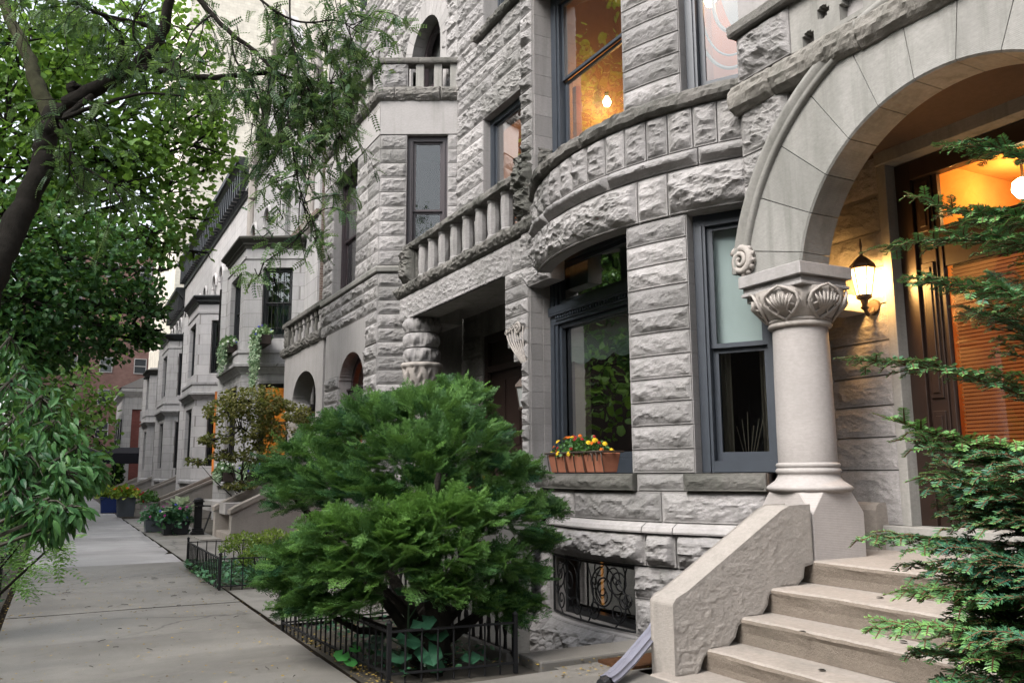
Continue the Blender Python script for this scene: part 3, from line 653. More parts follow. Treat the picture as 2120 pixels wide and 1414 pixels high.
# side face as a fine rough sheet, back and rim as a solid
prism(mb, wp, wing, 4.475, 4.715)
def inside(x, z):
    r = np.zeros(x.shape, bool); n = len(wp)
    for i in range(n):
        (x1, z1), (x2, z2) = wp[i], wp[(i+1) % n]
        c = ((z1 > z) != (z2 > z)) & (x < (x2-x1)*(z-z1)/(z2-z1+1e-12)+x1); r ^= c
    return r
X, Z = np.meshgrid(np.arange(3.542, 4.785, .007), np.arange(-.028, 1.052, .007), indexing='ij'); ins = inside(X, Z)
q_ = fbm(X*17+fbm(X*6, Z*6, 4, 2)*3, Z*24, 2, 4); h = .0055*np.clip((q_-.46)*4, 0, 1)+.005*(fbm(X*45, Z*45, 3, 3)-.3); h = h*np.clip(fbm(X*2.2, Z*2.2, 7, 2)*2.2-.5, .15, 1)
q = grid_faces(*X.shape); okf = ins.ravel()[q].all(1)
mb.add(np.stack([X, 4.474-h-.002, Z], -1), q[okf], 0)
mb.build('side_wall', PARGE, stoop, bevel=.012)
# wall lantern
def lantern(name, label, c, s, lit, arm):
    t = thing(name, label, 'wall lamp', tuple(c)); x, y, z = c
    mb = MB(); lathe(mb, [(.001, .20*s), (.02*s, .19*s), (.012*s, .165*s), (.05*s, .135*s), (.095*s, .085*s), (.105*s, .055*s), (.10*s, .05*s)], c, 6); lathe(mb, [(.004*s, .3*s), (.012*s, .24*s), (.006*s, .2*s)], c, 8); mb.build('cap', COPPER, t)
    mb = MB()
    for k in range(6):
        a = k*PI/3; tube(mb, [(x+.092*s*math.cos(a), y+.092*s*math.sin(a), z+.055*s), (x+.055*s*math.cos(a), y+.055*s*math.sin(a), z-.165*s)], .006*s, 4)
    lathe(mb, [(.06*s, -.16*s), (.062*s, -.18*s), (.03*s, -.2*s), (.022*s, -.24*s), (.035*s, -.26*s), (.001, -.29*s)], c, 10); mb.build('cage', COPPER, t)
    mb = MB(); lathe(mb, [(.088*s, .05*s), (.052*s, -.16*s)], c, 6)
    mb.build('glass', lampglass('lantern_glow', (1, .70, .32), 3.2) if lit else simple('frosted_lantern_glass', (.30, .31, .30), .3, .5, bstr=0), t)
    mb = MB(); a = np.array(c)+(0, 0, -.24*s); w = np.array(arm, float); tube(mb, [a+(0, 0, -.03*s), a+(w-a)*.3+(0, 0, -.07*s), a+(w-a)*.7+(0, 0, -.05*s), w], [.016*s, .016*s, .018*s, .02*s], 8)
    n = (w-np.array(c)); n[2] = 0; n /= np.linalg.norm(n); tube(mb, [w-n*.035*s, w+n*.01], [.05*s, .07*s], 12); mb.build('bracket', COPPER, t); return t
lantern('wall_lantern', 'lit amber wall lantern glowing on the porch wall behind the arch column', (5.80, 4.70, 2.90), 1.05, True, (5.99, 4.76, 2.66))
plamp('lantern_light', (5.80, 4.70, 2.87), 48, (1, .52, .15), .07)
# =================================================================== HOUSE 2: bow front and balconied porch
hB = thing('stone_house', 'grey rock faced house with a curved bow front and blue grey window frames', 'house', (5.2, 8.0, 0))
BR = 3.1
BOW = lambda s, z, off: np.stack(np.broadcast_arrays(7.5-(BR+np.asarray(off))*np.cos(np.asarray(s)/BR), 6.9-(BR+np.asarray(off))*np.sin(np.asarray(s)/BR), z), -1)
D = lambda deg: math.radians(deg)*BR
BL, BRt = D(-32.5), D(36)
def bowoff(o): return lambda s, z, off: BOW(s, z, np.asarray(off)+o)
mb = MB()
strip(mb, BOW, BL, BRt, -1.3, -.72, -.3, .05)
for a, b in ((BL, D(-12)), (D(-12), D(9)), (D(9), BRt)): block(mb, bowoff(.05), a, b, -.72, -.10, .075, .02, bias=.07)
strip(mb, bowoff(.05), BL, BRt, -.719, -.101, -.4, -.0125)
courses(mb, BOW, [-.095, .22, .495], lambda a, b: [(BL, D(-14.5)), (D(13), D(24.5)), (D(33), BRt)], .06, .02, (.6, .9), .25)
strip(mb, BOW, BL, BRt, .50, 1.129, -.3, -.0125)
for a, b in ((BL, D(-13)), (D(-13), D(15.9)), (D(15.9), D(21.5)), (D(21.5), BRt)): block(mb, bowoff(.02), a, b, .50, .80, .06, .018, bias=.055)
mbs = MB()
q = np.linspace(BL, BRt, 50)
for a, b in ((BL, D(-13)), (D(-13), D(15.9)), (D(15.9), D(21.5)), (D(21.5), BRt)):
    q = np.linspace(a+.004, b-.004, 16); pr = [(-.01, .868), (.005, .866), (.07, .835), (.085, .80), (.08, .785), (-.01, .78)]
    V = np.stack([BOW(q, np.full(16, z), np.full(16, o)) for o, z in pr], 1); mb.add(V.reshape(-1, 3), [(i*6+j, i*6+(j+1) % 6, i*6+6+(j+1) % 6, i*6+6+j) for i in range(15) for j in range(6)], 1, .8)
for a, b in ((BL, D(-2.6)), (D(-2.6), D(18.9)), (D(18.9), BRt)): block(mb, BOW, a, b, .872, 1.13, .04, .018)
block(mb, BOW, D(14.2), D(23.2), 1.135, 1.282, .03, .016); strip(mb, BOW, BL, BRt, 1.131, 1.279, -.3, -.0125)
# pier between the two big windows, eleven even courses; left jamb pier in the street plane
courses(mb, BOW, zrange(1.285, 3.525, .2036), lambda a, b: [(D(13.2), D(25))], .034, .017, (2, 3), .38)
courses(mb, PX(4.9), zrange(1.285, 2.65, .2), lambda a, b: [(8.815, 8.99)], .05, .018, (2, 3), .5)
courses(mb, PX(4.9), zrange(2.65, 3.80, .193), lambda a, b: [(8.815, 9.42 if a > 3.1 else 8.99+.43*math.sin(max(0, (a+.19-2.65)/.6)*PI/2))], .034, .018, (2, 3), .5)
for z0, z1 in zip(zrange(1.285, 3.80, .2)[:-1], zrange(1.285, 3.80, .2)[1:]): box(mb, 4.93, 5.10, 8.806, 8.93, z0+.002, z1-.002, mi=1, tone=RNG.uniform(0, 1)); box(mb, 5.104, 5.42, 8.80, 8.93, z0+.002, z1-.002, mi=1, tone=RNG.uniform(0, 1))
for a, b in ((8.83, 9.6),): strip(mb, PX(4.92), a, b, -1.2, 1.28, -.5, 0)
courses(mb, PX(4.9), zrange(-.2, 1.28, .3), lambda a, b: [(8.62, 9.15)], .045, .02, (2, 3), .3)
# lintel, roll course and the row of upright stones
strip(mb, BOW, D(12.5), BRt, 3.531, 3.93, -.3, -.0125); strip(mb, BOW, D(-23), D(12.5), 3.531, 3.93, -.15, -.0125); strip(mb, BOW, D(-29), BRt, 3.96, 4.479, -.6, -.0125); strip(mb, BOW, D(-29), BRt, 3.931, 3.96, -.3, -.0125)
courses(mb, PX(4.9), zrange(3.53, 4.49, .24), lambda a, b: [(8.28, 8.99)], .045, .018, (2, 3), .2)
for a, b, am, bi in ((D(-23), D(16.2), .06, .045), (D(16.2), D(22.1), .035, .03), (D(22.1), BRt, .06, .05)): block(mb, bowoff(.015), a, b, 3.53, 3.93, am, .015, bias=bi)
for a, b in ((D(-25), D(-12)), (D(-12), D(9.9)), (D(9.9), D(27.7)), (D(27.7), BRt)): block(mb, bowoff(.02), a, b, 3.932, 4.095, .035, .016, bias=.065)
sj = [D(-29)] + [D(v) for v in (-25, -20.5, -15.5, -11, -5.5, -.9, 4, 9, 13.6, 18.2, 22.4, 26.9, 31)] + [BRt]
for a, b in zip(sj[:-1], sj[1:]): block(mb, bowoff(.01), a, b, 4.097, 4.485, .055, .017)
# storey above
courses(mb, BOW, zrange(4.63, 7.3, .2054), lambda a, b: [(D(13.4), D(25))], .036, .018, (2, 3), .38)
courses(mb, PX(4.9), zrange(4.63, 7.3, .2), lambda a, b: [(8.665, 8.96)], .06, .018, (2, 3), .5)
for z0, z1 in zip(zrange(4.63, 7.3, .27)[:-1], zrange(4.63, 7.3, .27)[1:]): box(mb, 4.93, 5.22, 8.655, 8.80, z0+.002, z1-.002, mi=1, tone=RNG.uniform(0, 1))
strip(mb, BOW, BL, BRt, 7.301, 8.9, -.4, -.0125)
for z0, z1 in ((7.3, 7.75), (7.75, 8.1), (8.1, 8.5), (8.5, 8.9)): block(mb, BOW, BL, BRt, z0, z1, .06, .05)
courses(mb, PX(4.9), zrange(7.3, 8.9, .3), lambda a, b: [(8.3, 8.96)], .05, .03, (2, 3), .5)
box(mb, 4.95, 6.2, 8.665, 8.955, 4.2, 8.9, mi=1)
box(mb, 5.5, 6.1, 5.25, 5.45, -1.2, 8.9, mi=1)
bow = mb.build('bow_wall', [ROCK, DRESS], hB)
# sills
mb = MB()
for a, b in ((D(-25), D(14.1)), (D(23.3), BRt)):
    block(mb, bowoff(.055), a, b, 1.135, 1.284, .03, .014); strip(mb, bowoff(.055), a+.003, b-.003, 1.136, 1.2835, -.5, -.01, 0)
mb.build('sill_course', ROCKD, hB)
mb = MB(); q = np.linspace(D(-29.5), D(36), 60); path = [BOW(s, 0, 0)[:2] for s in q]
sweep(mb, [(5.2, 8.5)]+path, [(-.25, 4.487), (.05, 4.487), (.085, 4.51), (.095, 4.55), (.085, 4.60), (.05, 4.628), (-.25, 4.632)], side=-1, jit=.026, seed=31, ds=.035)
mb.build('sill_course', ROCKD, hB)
# windows of the bow
wbig = window(hB, Fr((5.20, 8.80, 1.285), (0, -1, 0), (-1, 0, 0)), 2.62, 2.68, BLUE, 'transom', DARK, 0, meet=.725, depth=2.4, fw=.17, glass=GLASSR)
mb = MB(); fr = Fr((5.20, 8.80, 1.285), (0, -1, 0), (-1, 0, 0)); us = np.linspace(.2, 2.5, 60); lowz = 1.33-.06*np.abs(np.sin((us-.25)*PI/.42))
V = np.concatenate([fr(us, np.full(60, 1.78), -.17), fr(us, lowz, -.17)]); mb.add(V, [(i, i+1, 61+i, 60+i) for i in range(59)])
V = np.concatenate([fr(us, np.full(60, 2.6), -.17), fr(us, np.full(60, 2.02), -.17)]); mb.add(V, [(i, i+1, 61+i, 60+i) for i in range(59)])
mb.build('scalloped_shade', simple('green_grey_shade', (.22, .28, .235), .9, .1, var=.5, scale=1.6, bstr=0), wbig)
mb = MB(); fbox(mb, fr, .20, .42, .1, 1.8, -.30, -.22); tube(mb, [fr(.52, .15, -.15), fr(.50, 1.3, -.15)], .003, 4)
mb.build('side_curtain', simple('cream_curtain', (.26, .215, .15), .9, .1, bstr=0), wbig)
sfr = Fr(BOW(D(25.1), 1.29, -.13), (math.sin(math.radians(31.5)), -math.cos(math.radians(31.5)), 0), (-math.cos(math.radians(31.5)), -math.sin(math.radians(31.5)), 0))
sash = window(hB, sfr, .70, 2.24, BLUE, 'sash', DARK, .50, meet=.47, fw=.105, depth=.8, glass=GLASS, ext=.03)
mb = MB()
for u0, u1 in ((.12, .22), (.47, .60)): 
    us = np.linspace(u0, u1, 16); V = np.concatenate([sfr(us, np.full(16, z), -.24+.02*np.sin(us*150)) for z in (.1, 1.25)]); mb.add(V, [(i, i+1, 17+i, 16+i) for i in range(15)])
fbox(mb, sfr, .1, .62, .13, .16, -.5, -.3); [tube(mb, [sfr(.25+.02*k, .16, -.4), sfr(.2+.05*k, .4+.06*(k % 3), -.38)], .006, 4) for k in range(6)]
mb.build('side_curtain', simple('umber_curtain', (.085, .066, .05), .9, .1, bstr=0), sash)
ufr = Fr((5.17, 8.64, 4.635), (0, -1, 0), (-1, 0, 0))
w2 = window(hB, ufr, 2.5, 2.68, BLUE, 'sash', None, 0, meet=.545, fw=.19, glass=GLASSR)
mb = MB(); P = [ufr(u, z, d) for d in (-.26, -2.6) for u, z in ((-.01, -.3), (3.4, -.3), (3.4, 2.9), (-.01, 2.9))]; mb.add(P, [(4, 5, 6, 7), (0, 1, 5, 4), (1, 2, 6, 5), (2, 3, 7, 6), (3, 0, 4, 7)])
mb.build('room_wall', simple('warm_room_plaster', (.34, .22, .14), .9, .1, bstr=0), w2)
mb = MB(); fbox(mb, ufr, .21, .29, .15, 1.4, -.25, -.18); fbox(mb, ufr, .29, 2.3, .14, .2, -.25, -.18); mb.build('timber_reveal', simple('orange_wood', (.36, .13, .045), .5, .3), w2)
sfr2 = Fr(BOW(D(25.1), 4.635, -.13), sfr.U, sfr.N)
w3 = window(hB, sfr2, .72, 2.68, BLUE, 'sash', simple('russet_reflection_tone', (.34, .11, .06), .9, .1, bstr=0), 0, ext=.05, depth=.9, meet=.62, fw=.10, glass=GLASSR)  # room colour stands in for a reddish brown reflection in the pane
mb = MB(); fr = Fr(sfr2(.44, .95, -.165), sfr2.U, sfr2.N)
for r, t in ((.44, .028), (.36, .018), (.21, .03)):
    a = np.linspace(0, 2*PI, 44); tube(mb, [fr(r*.78*math.cos(x)-.05, r*1.55*math.sin(x), 0) for x in a], t*.6, 5)
V = [fr(.16+.34*math.cos(x), .42+.9*math.sin(x), -.02) for x in np.linspace(PI*.55, PI*1.45, 20)]+[fr(.36, -.5, -.02), fr(.36, 1.3, -.02)]; mb.add(V, [list(range(len(V)))])
mb.build('lace_panel', simple('white_lace', (.2, .2, .215), .9, .1, bstr=0), w3)
for nm, lab, lc in (('ceiling_lamp', 'glowing globe lamp behind the lower sash of the wide upstairs bow window', (5.9, 8.48, 5.985)), ('ceiling_lamp', 'bright ceiling lamp at the top of the narrow upstairs bow window', (5.2, 5.72, 5.74))):
    t = thing(nm, lab, 'lamp', lc); mb = MB(); lathe(mb, [(.001, -.06), (.035, -.05), (.056, 0), (.035, .05), (.012, .085)], lc, 16); mb.build('globe', BULB, t, smooth=True)
    mb = MB(); lathe(mb, [(.012, .085), (.012, .10), (.03, .11), (.03, .13)], lc, 8); mb.build('stem', COPPER, t)
plamp('bow_room_light', (5.95, 8.1, 5.85), 24, (1, .48, .15), .1); plamp('side_room_light', (5.15, 5.5, 5.6), 2.2, (1, .5, .22), .1)
# basement window behind a wrought iron scroll grille
wb = window(hB, Fr(BOW(D(-14.6), -.095, -.16), (math.sin(math.radians(-1)), -math.cos(math.radians(-1)), 0), (-1, 0, 0)), 1.52, .6, BLACK, 'single', None, 0, fw=.06, glass=GLASS)
mb = MB(); fr = Fr(BOW(D(-14.6), -.095, -.16), (0, -1, 0), (-1, 0, 0)); mb.add([fr(u, z, d) for d in (-.2, -1.0) for u, z in ((-.2, -.2), (1.8, -.2), (1.8, .8), (-.2, .8))], [(4, 5, 6, 7), (0, 1, 5, 4), (2, 3, 7, 6), (1, 2, 6, 5)])
mb.add([fr(u, z, d) for d in (-.19, -.185) for u, z in ((.42, .12), (1.42, .12), (1.42, .56), (.42, .56))], [(4, 5, 6, 7)], 0)
mb.build('room_wall', simple('dim_basement_plaster', (.030, .022, .016), .9, .1, bstr=0), wb)
mb = MB(); fbox(mb, fr, .40, .425, .1, .56, -.19, -.17); mb.build('light_slit', glow('orange_light_slit', (1, .35, .05), .2, 0), wb)
def onbow(u, z, d=-.035): return BOW(D(-14.2)+u, -.085+z, d)
mb = MB()
for z in (.012, .555): tube(mb, [onbow(u, z) for u in np.linspace(.01, 1.46, 20)], .011, 6)
for u in (.012, 1.458): tube(mb, [onbow(u, .012), onbow(u, .555)], .012, 6)
def volute(cx, cz, r, a0, turns, s=1, rmin=.015):
    a = np.linspace(0, turns*2*PI, 40); rr = r*(1-a/a[-1])+rmin*(a/a[-1]); return [(cx+s*q*math.cos(a0+t), cz+q*math.sin(a0+t)) for q, t in zip(rr, a)]
scr = []
for s, u0 in ((1, .73), (-1, .73)):
    scr += [volute(u0+s*.30, .33, .20, PI*.5, 1.9, s), volute(u0+s*.53, .40, .13, -PI*.5, 1.7, -s), volute(u0+s*.50, .15, .115, PI*.5, 1.7, -s), volute(u0+s*.16, .14, .10, PI, 1.6, s), volute(u0+s*.62, .27, .075, PI, 1.5, s),
            [(u0+s*(.05+.1*math.sin(t*3)), .55-.54*t) for t in np.linspace(0, 1, 16)], [(u0+s*(.33+.28*math.sin(t*2.6+.5)), .02+.53*t) for t in np.linspace(0, 1, 16)]]
for c in scr: tube(mb, [onbow(float(np.clip(u, .02, 1.45)), float(np.clip(z, .02, .55))) for u, z in c], .0075, 5)
mb.build('iron_grille', IRON, wb)

# ---- porch with balcony
mb = MB()
strip(mb, PX(4.9), 9.0, 13.3, 3.802, 4.2, -.4, -.0125)
for a, b in ((8.82, 9.25), (9.25, 12.88), (12.88, 13.28)): block(mb, PX(4.9), a, b, 3.80, 4.2, .03, .022, tone=.5)
z0 = 3.80
for y in np.arange(9.46, 12.85, .085):   # notched lower arris
    lathe(mb, [(.001, .05), (.028, .03), (.038, -.004), (.03, -.012)], (4.89, y+RNG.uniform(-.02, .02), 3.80), 6)
box(mb, 5.31, 6.1, 9.0, 13.3, 3.96, 4.15, mi=1); box(mb, 5.305, 5.7, 12.5, 13.3, 3.70, 3.96, mi=1)
mb.build('porch_lintel', [ROCK, DRESSD], hB)
bal = MB(); sweep(bal, [(4.9, 13.35), (4.9, 8.62), (5.2, 8.62)], [(-.3, 4.205), (.0, 4.205), (.05, 4.23), (.085, 4.28), (.09, 4.34), (.06, 4.385), (-.3, 4.40)], side=-1, jit=.035, seed=51, ds=.04)
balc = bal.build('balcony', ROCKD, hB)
mb = MB(); sweep(mb, [(4.9, 13.05), (4.9, 8.8)], [(-.26, 4.95), (.02, 4.95), (.05, 4.97), (.055, 5.03), (.03, 5.07), (-.26, 5.085)], side=-1, jit=.024, seed=61, ds=.04); mb.build('handrail', ROCKD, balc)
for y in (9.50, 9.90, 10.30, 10.72, 11.15, 11.60, 12.02, 12.42):
    mb = MB(); lathe(mb, [(.10, 4.395), (.10, 4.44), (.085, 4.46), (.092, 4.55), (.095, 4.68), (.088, 4.82), (.082, 4.90), (.098, 4.92), (.098, 4.955)], (4.99, y, 0), 10, wob=lambda A, Z, R: R+.012*(fbm(np.cos(A)*3+y*7, np.sin(A)*3, Z*8, 3)-.5)*2)
    mb.build('baluster', ROCK, balc)
for y0, y1, zt, m in ((8.66, 9.13, 5.30, ROCKD), (12.72, 13.12, 5.06, ROCKD)):
    mb = MB(); surf = PX(4.93); block(mb, surf, y0, y1, 4.39, zt, .10, .016, bias=.06); strip(mb, surf, y0+.005, y1-.005, 4.391, zt-.004, -.3, -.012, 0)
    YP = lambda s, z, off, yy=y0: np.stack(np.broadcast_arrays(s, yy-np.asarray(off), z), -1)
    block(mb, YP, 4.945, 5.22, 4.39, zt, .05, .016); mb.build('end_block', m, balc)
# carved corbel of the lintel
mb = MB(); q = np.linspace(0, 1, 26); prof = [(8.99+.43*math.sin((1-t)*PI/2)**1.1, 3.14-.50*t) for t in q]
pts = [(8.83, 3.14)]+[(y, z) for y, z in prof]+[(8.83, 2.62)]
prism(mb, pts, lambda a, b, d: np.array([4.9-d, a, b]), -.4, -.005)
fn = lambda a, b, d: np.array([4.9-d, a, b]); scroll(mb, fn, (9.04, 3.05), .075, 1.8, .02, .02)
for k in range(7):
    f = .12+k*.13; tube(mb, [fn(8.86+(y-8.86)*f, z-.02, .004+.016*math.sin(PI*t)) for (y, z), t in zip(prof[2:], q[2:])], .012, 5)
for k in range(3): scroll(mb, fn, (9.18+k*.085, 3.08-.02*k), .035, 1.3, .011, .012)
mb.build('carved_corbel', CARVE, hB)
# porch column: three rough drums, carved bulb, short shaft
PCX, PCY = 5.12, 12.80
mb = MB(); rw = lambda k: (lambda A, Z, R: R+.13*(fbm(np.cos(A)*2.6+k, np.sin(A)*2.6, Z*7+k, 5)-.5)*np.clip(np.minimum(Z-Z.min(), Z.max()-Z)/.05, 0, 1)+.03*np.sin(np.clip((Z-Z.min())/(Z.max()-Z.min()), 0, 1)*PI))
for k, (a, b) in enumerate(((3.06, 3.30), (3.30, 3.55), (3.55, 3.80))): lathe(mb, [(.23, a+.004)]+[(.265, z) for z in np.linspace(a+.012, b-.012, 18)]+[(.23, b-.004)], (PCX, PCY, 0), 90, wob=rw(k*3.1))
lathe(mb, [(.15, .8), (.15, 2.5)], (PCX, PCY, 0), 24, mi=1)
pc = mb.build('column', [ROCK, SHAFT], hB)
mb = MB()
lathe(mb, [(.15, 2.48), (.185, 2.50), (.19, 2.52), (.17, 2.54)]+[(.165+.15*math.sin(t*PI/2)**.9, 2.55+.49*t) for t in np.linspace(0, 1, 26)]+[(.30, 3.055)], (PCX, PCY, 0), 140, wob=lambda A, Z, R: R-.03*(np.sin(A*9+Z*16) > .1)*(np.cos(A*14-Z*22) > -.2)*(Z > 2.6)*(Z < 3.0)+.016*(Z > 2.6)*np.abs(np.sin(A*4.5))+.02*(Z > 3.0))
mb.build('capital', CARVE, pc, smooth=True)
# porch inside: back wall, door, small side window
mb = MB(); courses(mb, PX(6.1), zrange(.9, 3.9, .33), lambda a, b: [(12.55, 13.9)] if not (1.9 < (a+b)/2 < 3.4) else [(12.55, 13.42)], .02, .04, (.6, .9), .3)
courses(mb, PX(6.1), zrange(.9, 3.95, .33), lambda a, b: [(9.0, 11.1)], .02, .04, (.6, .9), .3)
box(mb, 6.1, 6.3, 9.0, 13.9, 3.55, 4.1, mi=1); box(mb, 5.4, 6.1, 13.35, 13.7, .8, 4.2, mi=1); box(mb, 5.3, 6.1, 8.94, 9.05, .8, 3.95, mi=1)
box(mb, 3.9, 6.1, 9.35, 13.3, .6, .82, mi=1)
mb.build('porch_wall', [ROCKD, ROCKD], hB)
mb = MB(); fr = Fr((6.16, 12.54, .82), (0, -1, 0), (-1, 0, 0)); fbox(mb, fr, 0, 1.42, 0, 2.72, -.1, -.04); fbox(mb, fr, 0, .13, 0, 2.72, -.04, .03); fbox(mb, fr, 1.3, 1.42, 0, 2.72, -.04, .03); fbox(mb, fr, .13, 1.3, 2.1, 2.2, -.04, .03); fbox(mb, fr, .13, 1.3, 2.6, 2.72, -.04, .03)
for u in (.28, .76): 
    for z0, z1 in ((.15, .75), (.9, 1.95)): fbox(mb, fr, u, u+.36, z0, z1, -.041, -.022)
mb.build('door', simple('near_black_door', (.016, .008, .006), .45, .4, var=.5), hB, bevel=.005)
window(hB, Fr((6.12, 13.9, 1.95), (0, -1, 0), (-1, 0, 0)), .48, 1.45, PLUM, 'sash', DARK, blind=(.05, .62, ORANGED), fw=.05)
lantern('wall_lantern', 'unlit black wall lantern with frosted panes hanging beside the balcony porch door', (5.02, 9.16, 2.28), 1.15, False, (5.3, 8.99, 2.45))
# upper wall of the porch bay with the blinded window
mb = MB()
def upi(a, b):
    m = (a+b)/2
    if 5.15 < m < 7.35: return [(12.52, 13.62), (8.8, 11.1)]
    if 9.0 < m < 10.9: return [(12.5, 13.62), (8.8, 10.95)]
    return [(8.8, 13.62)]
zs = zrange(4.4, 5.15, .25)+zrange(5.15, 7.35, .275)[1:]+[7.82]+zrange(7.82, 8.86, .26)[1:]+[9.0]+zrange(9.0, 10.9, .3)[1:]+zrange(10.9, 13, .3)[1:]
courses(mb, PX(6.1), zs, upi, .042, .026, (.8, 1.6), .45)
box(mb, 6.3, 6.5, 11.1, 12.52, 7.3, 7.35, mi=1); box(mb, 6.56, 6.7, 8.8, 21.5, 4.2, 13, mi=1)
mb.build('upper_wall', [ROCK, DRESS], hB)
mb = MB(); sweep(mb, [(6.1, 12.75), (6.1, 10.3)], [(-.3, 8.87), (.10, 8.87), (.13, 8.9), (.13, 8.97), (.10, 9.0), (-.3, 9.0)], side=-1, jit=.03, seed=91, ds=.05); mb.build('sill_course', ROCKD, hB); mb = MB(); sweep(mb, [(6.1, 12.6), (6.1, 10.9)], [(-.3, 5.0), (.06, 5.0), (.06, 5.14), (-.3, 5.15)], side=-1, jit=.02, seed=95, ds=.05); mb.build('sill_course', ROCKD, hB)
window(hB, Fr((6.24, 12.52, 5.15), (0, -1, 0), (-1, 0, 0)), 1.42, 2.2, BLUE, 'sash', ROOM, 0, meet=.12, fw=.11, blind=(.08, .92, glow('warm_wood_blind', (.75, .22, .06), .26, .55, 2)), glass=GLASS)
window(hB, Fr((6.38, 12.5, 9.0), (0, -1, 0), (-1, 0, 0)), 1.55, 1.9, BLUE, 'sash', DARK, .5, meet=.5, fw=.12, glass=GLASSR)
mb = MB(); box(mb, 6.15, 12, 1.5, 21.4, 12.9, 13.1); box(mb, 11.5, 12, 1.5, 21.4, 0, 12.9); box(mb, 6.75, 11.5, 21.2, 21.4, 0, 12.9); mb.build('roof', simple('roof_tar', (.05, .05, .05), .9), hB)

# =================================================================== HOUSE 3: canted bay and arched porch
hC = thing('stone_house', 'grey rock faced house with a canted bay and plum coloured window frames', 'house', (5.2, 17, 0))
A0 = np.array([4.85, 18.0]); A1 = np.array([4.85, 14.3]); A2 = A1+1.45*np.array([.884, -.469])
def plane(P, Q):
    P = np.array(P, float); Q = np.array(Q, float); L = np.linalg.norm(Q-P); d = (Q-P)/L; n = np.array([-d[1], d[0]])*-1.
    if n @ (np.array([0, 0])-P) < 0: n = -n
    f = lambda s, z, off: np.stack(np.broadcast_arrays(P[0]+np.asarray(s)*d[0]+np.asarray(off)*n[0], P[1]+np.asarray(s)*d[1]+np.asarray(off)*n[1], z), -1)
    f.L = L; f.d = d; f.n = n; f.P = P; return f
def ffr(f, s, z, d=0):
    q = f(s, z, d); return Fr(q, (f.d[0], f.d[1], 0), (f.n[0], f.n[1], 0))
FRT = plane(A0, A1); SID = plane(A1, A2)
mb = MB(); hC_ds = .032
# side face: stone piers either side of a tall sash
courses(mb, SID, zrange(1.6, 4.88, .26), lambda a, b: [(0, 1.45)], .034, .026, (.5, .8), .4)
courses(mb, SID, zrange(5.02, 7.5, .276), lambda a, b: [(0, .50), (1.25, 1.45)], .034, .026, (.35, .6), .3)
courses(mb, FRT, zrange(5.02, 7.5, .276), lambda a, b: [(0, .75), (2.35, 3.7)], .034, .03, (.5, .9), .35)
for f, x0, x1 in ((SID, 0, 1.45), (FRT, 0, 3.7)):
    strip(mb, f, x0, x1, 7.503, 8.15, -.5, .015, 1, tone=.4)
courses(mb, FRT, [3.62, 3.98, 4.2, 4.43, 4.66, 4.88], lambda a, b: [(0, 3.7)] if a > 4.1 else [(3.05, 3.7)], .045, .03, (.8, 1.3), .4)
# ground storey: plain ashlar over an arched window, piers of rough blocks
def archwall(mb, f, s0, s1, z0, z1, cx, hw, zsp, rise, d0=-.4, d1=0., mi=1):
    for u in np.arange(s0, s1-1e-6, .03):
        v = min(u+.03, s1); c = abs((u+v)/2-cx); zb = z0
        if c < hw: zb = max(z0, zsp+rise*math.sqrt(max(0, 1-(c/hw)**2)))
        strip(mb, f, u, v, zb, z1, d0, d1, mi, ds=1, tone=.4)
archwall(mb, FRT, .42, 3.05, 3.0, 4.19, 2.20, .80, 3.0, .62)
courses(mb, FRT, zrange(.6, 3.6, .27), lambda a, b: [(3.0, 3.7)], .05, .03, (2, 3), .4)
courses(mb, FRT, zrange(.6, 3.25, .27), lambda a, b: [(.42, 1.38)], .05, .03, (2, 3), .4)
for z0, z1 in zip(zrange(.6, 3.0, .3)[:-1], zrange(.6, 3.0, .3)[1:]): strip(mb, FRT, 1.383, 1.45, z0+.002, z1-.002, -.4, -.03, 1, tone=.6)
courses(mb, SID, zrange(.0, 1.6, .3), lambda a, b: [(0, 1.45)], .04, .03, (.5, .9), .4)
# wall above and beside the bay
def u3(a, b):
    m = (a+b)/2; r = [(13.62, 21.5)]
    if 8.2 < m < 10.75: r = [(13.62, 14.35), (15.95, 16.85), (17.5, 21.5)]
    return r
courses(mb, PX(6.1), zrange(8.2, 13, .3), u3, .045, .035, (.8, 1.6), .45)
courses(mb, PX(6.1), zrange(4.2, 8.2, .3), lambda a, b: [(18.0, 21.5)], .045, .04, (.8, 1.6), .45)
box(mb, 4.95, 6.1, 18.0-.3, 18.0, .0, 8.15, mi=1)
wallC = mb.build('wall', [ROCK, DRESS], hC)
mb = MB()
for cy, hw, zsp in ((15.15, .80, 9.75), (17.18, .33, 10.1)):
    a = np.linspace(0, PI, 15)
    for i in range(14):
        q = np.linspace(a[i]+.004, a[i+1]-.004, 4); V = [(6.06 if k < 2 else 6.45, cy+r*math.cos(t), zsp+r*math.sin(t)) for t in q for k, r in enumerate((hw, hw+.42, hw+.42, hw))]
        mb.add(V, [(m*4+j, m*4+(j+1) % 4, m*4+4+(j+1) % 4, m*4+4+j) for m in range(3) for j in range(4)], 0, RNG.uniform(0, 1))
    for s in (-1, 1): y0, y1 = sorted((cy+s*hw, cy+s*(hw+.3))); box(mb, 6.06, 6.45, y0, y1, 8.2, zsp)
mb.build('arch_surround', DRESS, hC)
window(hC, Fr((6.33, 15.95, 8.25), (0, -1, 0), (-1, 0, 0)), 1.6, 2.3, PLUM, room=DARK, arch=1., fw=.12, meet=.45, glass=GLASSR)
window(hC, Fr((6.33, 17.51, 8.25), (0, -1, 0), (-1, 0, 0)), .66, 2.18, BLACK, room=DARK, arch=1., fw=.07, meet=0, glass=GLASS)
